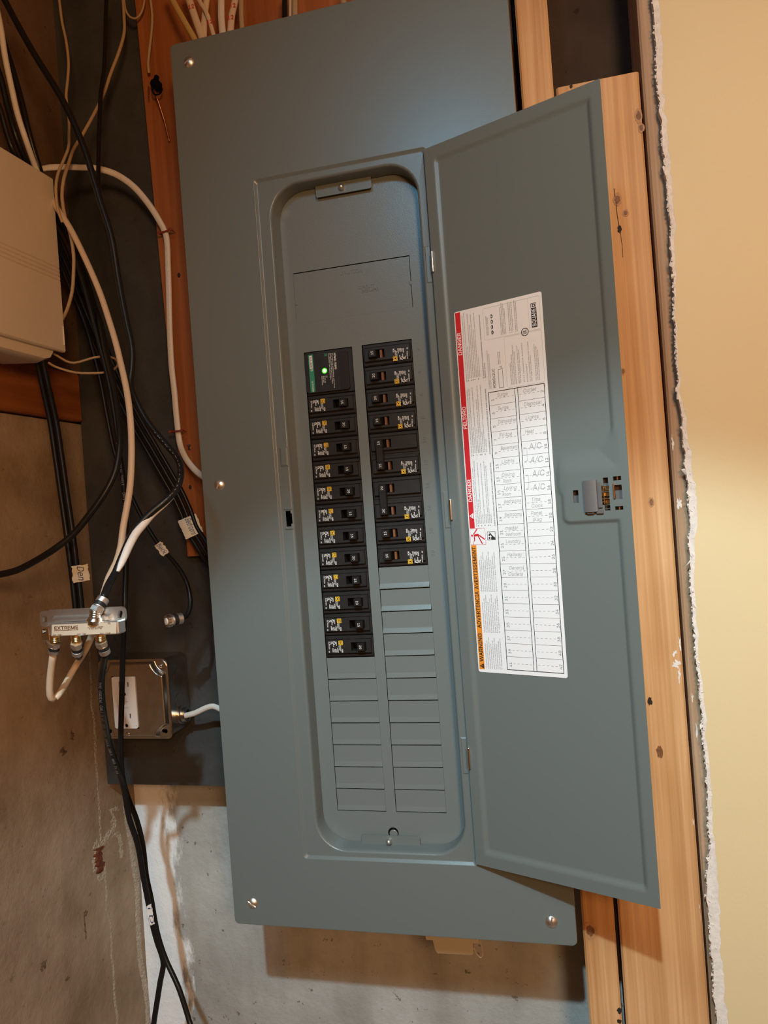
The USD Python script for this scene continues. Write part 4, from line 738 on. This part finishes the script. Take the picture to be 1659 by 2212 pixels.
def place_breaker(i, right, amps, poles, label):
    key = (right, amps, poles); name = 'double_pole_breaker' if poles == 2 else 'circuit_breaker'
    grp = 'breakers in the right column' if right else 'breakers in the left column'
    if key not in PROTO: PROTO[key] = breaker(name, label, 'circuit breaker', grp, i, right, amps, poles)
    else:
        src, b = PROTO[key]; copy_of(src, name, label, 'circuit breaker', (b[0], b[1], ZT - i * PITCH), grp)
for k, a in enumerate([15, 20, 15, 15, 20, 15, 15, 20, 15, 20, 15, 20]):
    where = {0: 'directly under the surge protector', 11: 'lowest of the left column'}.get(k, ORD[k] + ' breaker below the surge protector')
    place_breaker(2 + k, False, a, 1, 'black single-pole breaker marked %d, %s' % (a, where))
for (i, a, n, w) in ((0, 15, 1, 'topmost of the right column, beside the surge protector'), (1, 20, 1, 'second from the top of the right column'), (2, 20, 1, 'third from the top of the right column'), (3, 15, 1, 'fourth from the top of the right column'), (4, 15, 2, 'upper'), (6, 20, 2, 'lower'), (8, 15, 1, 'directly below both double breakers in the right column'), (9, 15, 1, 'lowest of the right column, above the blank plates')):
    place_breaker(i, True, a, n, 'black single-pole breaker marked %d, %s' % (a, w) if n == 1 else '%s of the two double breakers with tied handles, marked %d' % (w, a))
# surge protector: two spaces at the head of the left column
t = thing('surge_protector', 'black surge protector with green stripe and glowing green light', 'surge protector', (LX0, DF, ZT))
H2 = 2 * PITCH; x0 = LX0
obj('housing', cbox(x0 + .0004, x0 + BW - .0004, DF + .0008, DF + .036, ZT - H2 + .0003, ZT - .0003, .0006), 'black_plastic', t)
obj('face', poly(rrect(x0 + .0010, x0 + BW - .0050, ZT - H2 + .0028, ZT - .0030, .0030), .0034, (0, DF + .0010, 0)), 'black_plastic', t)
obj('end_face', poly(sg.box(x0 + .0425, ZT - H2 + .0036, x0 + .0525, ZT - .0040), .0002, (0, DF - .0024, 0)), 'black_strip', t)
obj('green_stripe', poly(sg.box(x0 + .0060, ZT - H2 + .0036, x0 + .0118, ZT - .0038), .0001, (0, DF - .0024, 0)), 'print_green', t)
dn = dict(ex=(0, 0, -1), ey=(1, 0, 0)); YS = DF - .0026
obj('stripe_label', poly(sg.box(x0 + .0072, ZT - .0200, x0 + .0106, ZT - .0052), .0001, (0, DF - .0025, 0)), 'print_white', t)
obj('stripe_lettering', text_at('SQUARE', .0021, (x0 + .0079, DF - .0027, ZT - .0058), width=.0136, bold=True, **dn), 'print_black', t)
obj('logo_mark', cat([text_at('R', .0038, (x0 + .0255, YS, ZT - .0045), bold=True, **dn)]), 'print_green', t)
obj('lettering', cat([text_at('D', .0024, (x0 + .0079, YS, ZT - .0206), bold=True, **dn), text_at('by Schneider', .0022, (x0 + .0082, YS, ZT - .0345), width=.0125, **dn), text_at('HOM2175SPD', .0022, (x0 + .0370, YS, ZT - .0050), width=.0190, bold=True, **dn), text_at('Surge protective device', .0013, (x0 + .0345, YS, ZT - .0050), width=.0400, **dn), text_at('Dispositif de protection', .0013, (x0 + .0325, YS, ZT - .0050), width=.0350, **dn), text_at('Protector de transientes', .0013, (x0 + .0305, YS, ZT - .0050), width=.0300, **dn), text_at('On', .0014, (x0 + .0262, YS, ZT - .0300), width=.0025, **dn), text_at('Green: ok', .0013, (x0 + .0240, YS, ZT - .0300), width=.0080, **dn), text_at('Vert: bon', .0013, (x0 + .0222, YS, ZT - .0300), width=.0080, **dn), text_at('Verde: correcto', .0013, (x0 + .0204, YS, ZT - .0300), width=.0105, **dn)]), 'print_white', t)
obj('indicator_rim', lathe([(.0022, -.0006), (.0031, -.0004), (.0035, .0004), (.0022, .0004)], (x0 + .0245, DF - .0024, ZT - .0242), (0, 1, 0), 24), 'led_rim', t, label='green glowing rim around the light')
obj('indicator_light', lathe([(0, -.0016), (.0012, -.0013), (.0021, -.0004), (.0023, .0006), (0, .0006)], (x0 + .0245, DF - .0024, ZT - .0242), (0, 1, 0), 20), 'led_green', t, label='glowing green indicator light', smooth=60)

# tan clamp under the panel
t = thing('cable_clamp', 'tan plastic cable clamp poking out under the electrical panel', 'clamp', (.247, .05, -.02))
pc = sg.Polygon([(.2165, .004), (.2165, -.0315), (.2170, -.0328), (.2245, -.0328), (.2265, -.0440), (.2290, -.0478), (.2690, -.0468), (.2715, -.0440), (.2715, -.0330), (.2790, -.0330), (.2790, .004)])
obj('clamp_body', cat([poly(pc, .006, (0, .0560, 0)), poly(sg.box(.2165, -.0300, .2790, -.0220), .0075, (0, .0560, 0))]), 'tan_plastic', t)
obj('wire_curl', tube([(.2715, .053, -.040), (.2745, .052, -.046), (.2790, .052, -.050), (.2815, .052, -.046), (.2805, .053, -.038), (.2785, .054, -.030)], .0008, step=.002), 'tan_plastic', t)

# ================================================================ white enclosure on the left wall
t = thing('wiring_enclosure', 'beige plastic wiring enclosure with ribbed lid on the left wall', 'enclosure', (-.236, -.16, .69))
lid = cbox(-.172, -.165, -.33, -.0045, .6905, .9030, .0016)
for z in (.7925, .7875, .7825, .7775): lid = lid - mani(hull([(-.1664, y, z) for y in (-.34, .01)] + [(-.164, y, z + d) for y in (-.34, .01) for d in (-.0017, .0017)]))
lid = lid - mani(hull([(x, y, z) for x in (-.2, -.1) for y, z in ((-.0045 - .006, .91), (.01, .91), (.01, .897))]))
obj('lid', lid, 'enclosure_plastic', t, smooth=25)
obj('lid_rim', cbox(-.1654, -.1640, -.0085, -.0070, .699, .722, .0004), 'enclosure_plastic', t)
obj('base', hull([(x, y, z) for x in (-.2315, -.172) for y, z in ((-.33, .705), (-.33, .89), (-.036, .6790), (-.026, .6815), (-.0195, .690), (-.016, .885), (-.022, .893), (-.33, .6785))] + [(-.180, y, .6735) for y in (-.33, -.040)]), 'enclosure_plastic', t, smooth=40)

# ================================================================ steel outlet box
OX0, OX1, OZ0, OZ1, OF = -.2020, -.1005, .1976, .3013, .0585
t = thing('outlet_box', 'galvanised steel outlet box with white receptacle on the dark board', 'outlet box', (-.151, .115, OZ0))
obj('box', loft([rr_ring(OX0 + .0012, OX1 - .0012, OZ0 + .0012, OZ1 - .0012, .010, y) for y in (.0625, .114)] + [rr_ring(OX0 + .0028, OX1 - .0028, OZ0 + .0028, OZ1 - .0028, .009, y) for y in (.114, .0625)]), 'galvanised', t, smooth=40)
fl = rrect(OX0, OX1, OZ0, OZ1, .007)
ce = sg.box(OX0 + .0022, OZ0 + .0022, OX1 - .0022, OZ1 - .0022)
for x in (OX0, OX1):
    for z in (OZ0, OZ1): ce = ce.difference(sg.Point(x, z).buffer(.0185))
ce = ce.buffer(-.003).buffer(.006).buffer(-.003)
op = sg.box(-.1786, .2128, -.1438, .2812)
for x in (OX0 + .0105, OX1 - .0095):
    fl = fl.difference(sg.Point(x, OZ1 - .0092).buffer(.0022)).difference(sg.Point(x, OZ0 + .0100).buffer(.0026))
fl = fl.difference(sg.Point(OX1 - .0125, OZ0 + .0102).buffer(.0022))
# pressed cover: a height field with a domed centre, the receptacle opening and screw holes left open
gx = np.unique(np.round(np.concatenate([np.arange(OX0, OX1, .0009), [OX1, -.1786, -.1438]]), 5)); gz = np.unique(np.round(np.concatenate([np.arange(OZ0, OZ1, .0009), [OZ1, .2128, .2812]]), 5))
GX, GZ = np.meshgrid(gx, gz, indexing='ij'); gp = shapely.points(GX.ravel(), GZ.ravel())
sd_ = np.where(shapely.contains(ce, gp), 1, -1) * shapely.distance(ce.boundary, gp); u_ = np.clip((sd_ + .0005) / .0052, 0, 1); dome = (.0068 * np.sin(u_ * math.pi / 2) ** 1.5).reshape(GX.shape)
cx_, cz_ = (GX[:-1, :-1] + GX[1:, 1:]) / 2, (GZ[:-1, :-1] + GZ[1:, 1:]) / 2; cp = shapely.points(cx_.ravel(), cz_.ravel())
keep = (shapely.contains(fl.union(ce), cp) & ~shapely.contains(op, cp)).reshape(cx_.shape); n_ = len(gz)
i, j = np.meshgrid(np.arange(len(gx) - 1), np.arange(n_ - 1), indexing='ij'); q = np.stack([i * n_ + j, (i + 1) * n_ + j, (i + 1) * n_ + j + 1, i * n_ + j + 1], -1)[keep]
both = fl.union(ce); out_ = ~shapely.contains(both, gp) & np.isin(np.arange(GX.size), q); near = shapely.get_coordinates(shapely.line_interpolate_point(both.boundary, shapely.line_locate_point(both.boundary, gp)))
XZ = np.stack([GX.ravel(), GZ.ravel()], 1); XZ[out_] = near[out_]
vv = np.stack([XZ[:, 0], (OF + .0052 - dome).ravel(), XZ[:, 1]], -1); mm = trimesh.Trimesh(np.vstack([vv, vv + (0, .0012, 0)]), np.vstack([q[:, [0, 1, 2]], q[:, [0, 2, 3]], q[:, [0, 2, 1]] + len(vv), q[:, [0, 3, 2]] + len(vv)]), process=False); mm.remove_unreferenced_vertices()
obj('cover_plate', mm, 'galvanised', t, smooth=True)
rc = numbered(t, 'receptacle')
face = poly(rrect(-.1780, -.1444, .2134, .2806, .0025), .0014, (0, OF - .0016, 0))
fm = mani(face)
for zc in (.2675, .2265):
    for x, w, hgt_ in ((-.1672, .0009, .0048), (-.1548, .0009, .0042)): fm = fm - mani(box(x - w, x + w, OF - .006, OF + .003, zc - hgt_ + .004, zc + hgt_ + .002))
    fm = fm - mani(cat([lathe([(0, -.006), (.0024, -.006), (.0024, .003), (0, .003)], (-.1610, OF, zc - .0095), (0, 1, 0), 16)]))
fm = fm - mani(box(-.1475, -.1464, OF - .006, OF + .003, .2160, .2175))
obj('receptacle', fm, 'white_plastic', t, label='white receptacle face', smooth=20)
USED[t + '/receptacle'] = 1
obj('test_button', cat([cbox(-.1652, -.1558, OF - .0040, OF - .001, .2487, .2545, .0004), cbox(-.1652, -.1558, OF - .0040, OF - .001, .2405, .2462, .0004)]), 'white_plastic', t)
obj('receptacle_rim', poly(rrect(-.1780, -.1444, .2134, .2806, .0025).difference(rrect(-.1766, -.1458, .2148, .2792, .0015)), .0030, (0, OF + .0013, 0)), 'white_plastic', t)
obj('slot_lining', box(-.1765, -.1455, OF - .0014, OF - .0004, .215, .279), 'void_black', t)
for x, z in ((-.1600, .2893), (-.1600, .2060), (OX1 - .0095, OZ1 - .0092)):
    obj('plate_screw', lathe([(0, -.0018), (.0016, -.0016), (.0028, -.0006), (.0031, .0006), (0, .0006)], (x, OF + (.0048 if x > -.12 else -.0015), z), (0, 1, 0), 18), 'chrome', t, smooth=40)
for z in (.272, .240): obj('knockout', lathe([(.0, -.0006), (.0098, -.0006), (.0108, .0002), (.0, .0002)], (OX1 - .0010, .089, z), (1, 0, 0), 24), 'galvanised', t, smooth=30)
obj('cable_connector', cat([lathe([(.0060, 0), (.0118, 0), (.0118, .0035), (.0098, .0042), (.0098, .0100), (.0062, .0104), (.0060, 0)], (OX1 - .0012, .0900, .2215), (1, 0, .05), 22)]), 'galvanised', t, smooth=30)

# ================================================================ coaxial splitter
t = thing('coax_splitter', 'silver three-way coaxial splitter hanging from its cables', 'splitter', (-.041, -.18, .374))
SYF = -.1815
pl = sg.box(-.0775, .3848, -.0015, .3985).union(rrect(-.0880, -.0720, .3825, .3975, .0035)).union(rrect(-.0080, .0052, .3838, .3985, .0045))
pl = pl.difference(rrect(-.0850, -.0800, .3868, .3925, .0016)).difference(shapely.affinity.rotate(rrect(-.0022, .0022, .3875, .3950, .0020), -20))
obj('mounting_plate', poly(pl, .0030, (0, SYF + .0030, 0)), 'zinc', t, smooth=30)
obj('ridge', hull([(x, SYF, z) for x in (-.0715, -.0085) for z in (.3868, .3925)] + [(x, SYF - .0045, z) for x in (-.0705, -.0095) for z in (.3872, .3905)]), 'zinc', t)
obj('body', cbox(-.0700, .0042, -.1925, SYF + .002, .3742, .3868, .0012), 'zinc', t)
gb = mani(cbox(-.0825, -.0705, -.1900, SYF + .002, .3690, .3835, .0020)) - mani(lathe([(0, -.01), (.0022, -.01), (.0022, .008), (0, .008)], (-.0775, -.19, .3795), (0, 1, 0), 14))
obj('ground_block', gb, 'chrome', t, smooth=30)
obj('ground_screw', lathe([(0, 0), (.0028, 0), (.0032, .001), (.0032, .003), (.0018, .003), (.0018, .006), (0, .006)], (-.0775, -.186, .3665), (0, 0, 1), 16), 'chrome', t, smooth=40)
obj('nameplate', poly(sg.Polygon([(-.0675, .3752), (.0020, .3752), (.0030, .3857), (-.0662, .3857)]), .0004, (0, -.1924, 0)), 'tan_label', t)
YL = -.1930
obj('nameplate_lettering', cat([text_at('EXTREME', .0031, (-.0640, YL, .3808), width=.0262, bold=True), poly(sg.box(-.0640, .3799, -.0378, .3802), .0001, (0, YL, 0)), text_at('BDS103H', .0013, (-.0240, YL, .3832), width=.0085, bold=True), text_at('5-1000MHz 120dB RFI', .0010, (-.0275, YL, .3814), width=.0165, bold=True), text_at('3-WAY SPLITTER', .0010, (-.0265, YL, .3800), width=.0140, bold=True), text_at('OUT -7dB', .0012, (-.0660, YL, .3752), width=.0095, bold=True), text_at('OUT -7dB', .0012, (-.0395, YL, .3752), width=.0095, bold=True), text_at('OUT -3.5dB', .0012, (-.0150, YL, .3752), width=.0110, bold=True), poly(sg.Polygon([(-.0190, .3848), (-.0180, .3860), (-.0170, .3848)]), .0001, (0, YL, 0)), text_at('UL', .0018, (-.0060, YL, .3842), bold=True)]), 'print_brown', t)
PORTS = [(-.0688, -.1865, .3742), (-.0455, -.1865, .3742), (-.0190, -.1865, .3742)]
for q_ in PORTS: obj('port', lathe([(0, .002), (.0048, .002), (.0048, -.002)] + [(.0046 + .0003 * (k % 2), -.002 - .0008 * k) for k in range(6)] + [(0, -.0072)], q_, (0, 0, 1), 20), 'brass', t, smooth=40)
obj('port', lathe([(0, -.002), (.0062, -.002), (.0074, .0010), (.0066, .0030), (.0058, .0042)] + [(.0052 + .0003 * (k % 2), .0046 + .0008 * k) for k in range(9)] + [(0, .0125)], (-.0215, -.1905, .3865), (.12, .06, 1), 22), 'chrome', t, smooth=40)

def f_connector(parent, p0, p1, L=None, metal='zinc', R=.0050):
    """compression connector from the port end p0 to the cable end p1"""
    p0, p1 = np.array(p0), np.array(p1); ax = p1 - p0; L = np.linalg.norm(ax); ax = ax / L
    hexn = trimesh.creation.cylinder(R * 1.16, L * .28, sections=6); hexn.apply_translation((0, 0, L * .14))
    u = np.cross(ax, (0, 1, 0)); u /= np.linalg.norm(u); Fm = np.stack([u, np.cross(ax, u), ax], 1)
    c = obj('connector', cat([xf(hexn, Fm, p0), lathe([(0, L * .28), (R * .86, L * .28), (R * .98, L * .34), (R * .98, L * .40), (R * .90, L * .42), (R * .90, L * .64), (R * 1.02, L * .66), (R * 1.02, L * .95), (R * .90, L), (0, L)], p0, ax, 20)]), metal, parent, label='metal cable connector', smooth=30)
    obj('band', lathe([(R * .9, L * .41), (R * 1.0, L * .42), (R * 1.0, L * .63), (R * .9, L * .64)], p0, ax, 20), 'black_plastic', c, label='black band', smooth=30)

# ================================================================ cables
def cable(key, name, label, catg, r, material, group=None, flat=1.0, part='jacket', sides=14, rr=None):
    p = C(key); t = thing(name, label, catg, p[0], group)
    obj(part, tube(p, rr if rr is not None else r, flat, sides), material, t, smooth=True); return t, p
def along(p, f0, n=40):
    q_ = spline(p, .002); d = np.concatenate([[0], np.cumsum(np.linalg.norm(np.diff(q_, axis=0), axis=1))]); return q_, d
def cable_text(t, p, text, start, r, h=.0026, gap=.0008, material='jacket_ink', step=.0027):
    """letters printed on the side of a jacket that faces the room"""
    q_, d = along(p, 0); out = []
    view = np.array([.30, -.95, .0]); view /= np.linalg.norm(view)
    for k, ch in enumerate(text):
        if ch == ' ': continue
        s_ = start + k * step
        if s_ > d[-1] - .004: break
        c = np.array([np.interp(s_, d, q_[:, a]) for a in range(3)]); c2 = np.array([np.interp(s_ + .002, d, q_[:, a]) for a in range(3)])
        ex = c2 - c; ex /= np.linalg.norm(ex); nz_ = view - (view @ ex) * ex; nz_ /= np.linalg.norm(nz_); ey = np.cross(nz_, ex)
        out.append(text_at(ch, h, c + nz_ * (r + .0002) - ey * h * .5, ex, ey))
    obj('jacket_print', cat(out), material, t)
def tag_flag(t, p, frac_pt, length, height, writing, off=.0, mt='tape', side=1.0, hh=.0052):
    """a folded paper flag round the cable at the sample nearest frac_pt, with pen writing"""
    q_, d = along(p, 0); k = int(np.argmin(np.linalg.norm(q_ - np.array(frac_pt), axis=1))); k = min(max(k, 4), len(q_) - 5)
    ex = q_[k + 4] - q_[k - 4]; ex /= np.linalg.norm(ex); view = EYE - (0, 0, Z0) - q_[k]; nz_ = view - (view @ ex) * ex; nz_ /= np.linalg.norm(nz_); ey = np.cross(nz_, ex); Fm = np.stack([ex, ey, nz_], 1)
    c = q_[k]
    pf = rrect(-length / 2, length / 2, -height / 2 + off, height / 2 + off, .0006, 2); r9 = np.random.default_rng(int(1000 * length) + len(writing))
    g = sg.Polygon([(x + r9.normal(0, .0003), y + r9.normal(0, .0004)) for x, y in list(shapely.segmentize(pf, .003).exterior.coords)[:-1]])
    f_ = obj('paper_flag', cat([xf(trimesh.creation.extrude_polygon(g, .0009), Fm, c + nz_ * .0036)]), mt, t, label='paper flag with handwriting')
    w = flat_text(writing, hh); v, f = arr(w); v = v.copy(); v[:, 0] *= length * .86 / v[:, 0].max(); v[:, 0] -= length * .43; v[:, 1] += off - hh * .45; v[:, 0] += .3 * (v[:, 1] - off)
    obj('handwriting', xf(trimesh.Trimesh(v, f, process=False), Fm, c + nz_ * .0047), 'ink_blue', f_)

t, p = cable('A', 'coaxial_cable', 'thick black coaxial cable from the ceiling, stripped white before the splitter', 'cable', .0036, 'cable_black')
obj('bared_strip', tube([np.array(q_) + (.0014, -.0026, -.0008) for q_ in C('Astrip')], np.array([.0014, .0030, .0036, .0040, .0042, .0043, .0042, .0040, .0034, .0016]), step=.004), 'white_foam', t, label='white bared strip of cable', smooth=True)
f_connector(t, (-.0205, -.1896, .3952), np.array(p[-1]) + (0, 0, -.001), R=.0058)
cable_text(t, p, '- -- - -- - - -- - -- - - -- - - -- - -', .545, .0036, h=.0040)
t, p = cable('B', 'coaxial_cable', 'beige coaxial cable curving down from enclosure to loop under the splitter', 'cable', .0034, 'cable_beige')
f_connector(t, (-.0690, -.1868, .3672), p[-1])
t, p = cable('D', 'coaxial_cable', 'black printed coaxial cable hanging from the right outlet of the splitter', 'cable', .0034, 'cable_black')
f_connector(t, (-.0190, -.1868, .3672), p[0])
cable_text(t, p, 'TYPE COAXIAL CABLE 18 AWG   CATV  E61450  COAXIAL CABLE  MADE IN USA', .050, .0034)
tag_flag(t, p, C('pt')[5], .0260, .0058, 'i D', mt='white_plastic', hh=.0040)
t, p = cable('E', 'coaxial_cable', 'black coaxial cable passing straight down behind the splitter\'s right end', 'cable', .0032, 'cable_black')
cable_text(t, p, '18 AWG COAXIAL CABLE   CATV 75 OHM   CAROL CABLE', .335, .0032)
cable('F', 'coaxial_cable', 'black cable bending in a wide loop out of the left picture edge', 'cable', .0036, 'cable_black')
t, p = cable('G', 'coaxial_cable', 'loose black coaxial cable with paper flag ending in an open connector', 'cable', .0027, 'cable_black')
tag_flag(t, p, C('pt')[2], .0190, .0095, 'Back')
q0 = np.array(p[-1]); f_connector(t, q0 + (-.0110, -.0150, -.001), q0, R=.0064)
obj('connector_core', cat([lathe([(.0052, -.0012), (.0070, -.0012), (.0070, .0026), (.0052, .0026), (.0052, -.0012)], q0 + (-.0110, -.0150, -.001), (.59, .80, .06), 24)]), 'chrome', t, smooth=40)
obj('connector_centre', lathe([(0, -.0022), (.0038, -.0020), (.0042, .0004), (0, .0006)], q0 + (-.0110, -.0150, -.001), (.59, .80, .06), 18), 'white_plastic', t, smooth=40)
for k in range(3):
    t, p = cable('H%d' % k, 'coaxial_cable', ['left', 'middle', 'right'][k] + ' one of three black cables slanting behind the panel\'s left edge', 'cable', .0028, 'cable_black', 'three black cables slanting behind the panel')
    if k == 1: tag_flag(t, p, C('pt')[4], .0270, .0240, 'Bedroom', hh=.0075)
for k in range(2):
    t, p = cable('I%d' % k, 'coaxial_cable', ['left', 'right'][k] + ' cable of the taped black pair under the enclosure', 'cable', .0033, 'cable_black', 'taped black pair under the enclosure')
    if k == 1: tag_flag(t, p, C('pt')[3], .0200, .0175, 'Den', off=.003, hh=.0070)
    else: f_connector(t, (-.0455, -.1868, .3672), p[-1])
cable('J', 'coaxial_cable', 'straight white cable running into the top of the enclosure', 'cable', .0034, 'cable_white')
for k, l in enumerate(('black cable just right of the white cable above the enclosure', 'black cable just left of the white cable above the enclosure', 'leftmost black cable above the enclosure')):
    cable('M%d' % k, 'coaxial_cable', l, 'cable', .0034, 'cable_black')
cable('N', 'coaxial_cable', 'thin black cable hanging straight down in the dark upper corner', 'cable', .0025, 'cable_black')
t, p = cable('K', 'power_cable', 'white flat cable arching from enclosure and stapled beside the panel', 'cable', .0042, 'cable_white', flat=.62)
cable_text(t, p, '--- -- ---- --- -- --- ---- -- --- -- --- ---- --', .22, .0027, h=.0030)
t, p = cable('O', 'power_cable', 'short white cable between outlet box and panel', 'cable', .0037, 'cable_white', flat=.8)
for k, (key, l) in enumerate((('L1', 'thin tan wire hanging leftmost in the upper corner'), ('L2', 'long thin tan wire snaking from the ceiling to the enclosure'), ('L3', 'thin tan wire ending at the dark ground clamp'), ('L4', 'short tan wire loop at the top of the dark corner'), ('L5', 'thin tan wire loop under the enclosure corner'))):
    cable(key, 'telephone_wire', l, 'wire', [.0018, .0021, .0018, .0014, .0015][k], 'wire_tan', sides=10)
t = thing('ground_clamp', 'dark ground clamp with bare copper strands left of the panel', 'clamp', C('clamp')[0])
c0, c1 = np.array(C('clamp')[0]), np.array(C('clamp')[1])
obj('clamp_body', cat([cbox(c0[0] - .004, c0[0] + .006, c0[1] - .002, c0[1] + .012, c0[2] - .006, c0[2] + .006, .0025), lathe([(0, -.006), (.003, -.006), (.0034, .004), (.0026, .006), (0, .006)], c0 + (.004, -.002, .002), (.6, -.6, .5), 12)] +
    [tube([c0 + np.array([math.cos(a_ + k), -.25 - .1 * k, math.sin(a_ + k)]) * (.0045 + .0014 * k) + (.0028 * k, 0, -.0026 * k * k) for a_ in np.linspace(0, 4.2, 8)], .0009, sides=8, step=.003) for k in range(3)]), 'void_black', t)
obj('copper_strand', tube(C('cop'), .0012, step=.004), 'copper', t, smooth=True); obj('copper_strand', tube(C('cop2'), .0010, step=.004), 'copper', t, smooth=True)
WL = {'W1': ('dull yellow cable, leftmost entering the panel top', .0036, 'wire_yellow'), 'W2': ('broad white cable second from left entering the panel top', .0046, 'cable_beige'), 'W3': ('white cable third from left entering the panel top', .0042, 'cable_beige'), 'W4': ('thin white cable crossing behind third cable at the panel top', .0026, 'cable_beige'), 'W5': ('plain white cable fifth from left entering the panel top', .0044, 'cable_white'), 'W6': ('white cable with two red marks at the panel top', .0044, 'cable_beige'), 'W7': ('narrow tan cable right of the red-marked cable', .0030, 'wire_tan'), 'W8': ('single black cable entering the panel top', .0032, 'cable_black'), 'W9': ('slim white cable beside the black one at the panel top', .0020, 'cable_beige'), 'W10': ('brownish cable right of the black one at the panel top', .0036, 'wire_tan'), 'W11': ('tan cable furthest right above the panel top', .0036, 'wire_tan')}
for key, (l, r, mt) in WL.items():
    t, p = cable(key, 'power_cable', l, 'cable', r, mt, 'cables entering the panel top', flat=.7)
    for fr in {'W6': (.030, .046), 'W2': (.036,), 'W4': (.062,)}.get(key, ()):
        q_, d = along(p, 0); c = np.array([np.interp(fr, d, q_[:, a]) for a in range(3)])
        obj('red_mark', text_at('12', .0050, c + (0, -r * .75, -.002), anchor='c', bold=True), 'ink_red', t)
for k, (q_, l) in enumerate(((C('pt')[0], 'upper dark red staple holding the white cable beside the panel'), (C('pt')[1], 'lower dark red staple holding the white cable beside the panel'))):
    q_ = np.array(q_); t = thing('cable_staple', l, 'staple', q_, 'red staples')
    tilt = .12 if k == 0 else .0
    a, b = q_ + (-.0085, 0, -tilt * .009), q_ + (.0085, 0, tilt * .009)
    obj('staple_bar', tube([a + (0, .010, 0), a + (0, -.0042, 0), a + (.0016, -.0056, 0), (a + b) / 2 + (0, -.0058, 0), b + (-.0016, -.0056, 0), b + (0, -.0042, 0), b + (0, .010, 0)], .0011, smooth=False, sides=8), 'staple_red', t)
    for e in (a, b): obj('nail_head', lathe([(0, -.0076), (.0019, -.0072), (.0021, -.006), (0, -.006)], e, (0, 1, 0), 12), 'staple_red', t)
t = thing('pencil_mark', 'small black pen cross on the plywood beside lower staple', 'pen mark', (-.068, .0995, .572))
obj('pen_strokes', poly(strokes([[(-.0695, .5755), (-.0655, .5685)], [(-.0650, .5755), (-.0690, .5700)], [(-.0672, .5765), (-.0676, .5690)]], .0006), .0002, (0, .1012, 0)), 'print_black', t)
for x, z, r_ in ((-.0635, .8000, .0022), (-.070, .520, .002)): obj('knot', poly(sg.Polygon([(x + r_ * math.cos(a), z + 1.5 * r_ * math.sin(a)) for a in np.linspace(0, 6.28, 12)[:-1]]), .0004, (0, .1014, 0)), 'knot_hole', PLY)
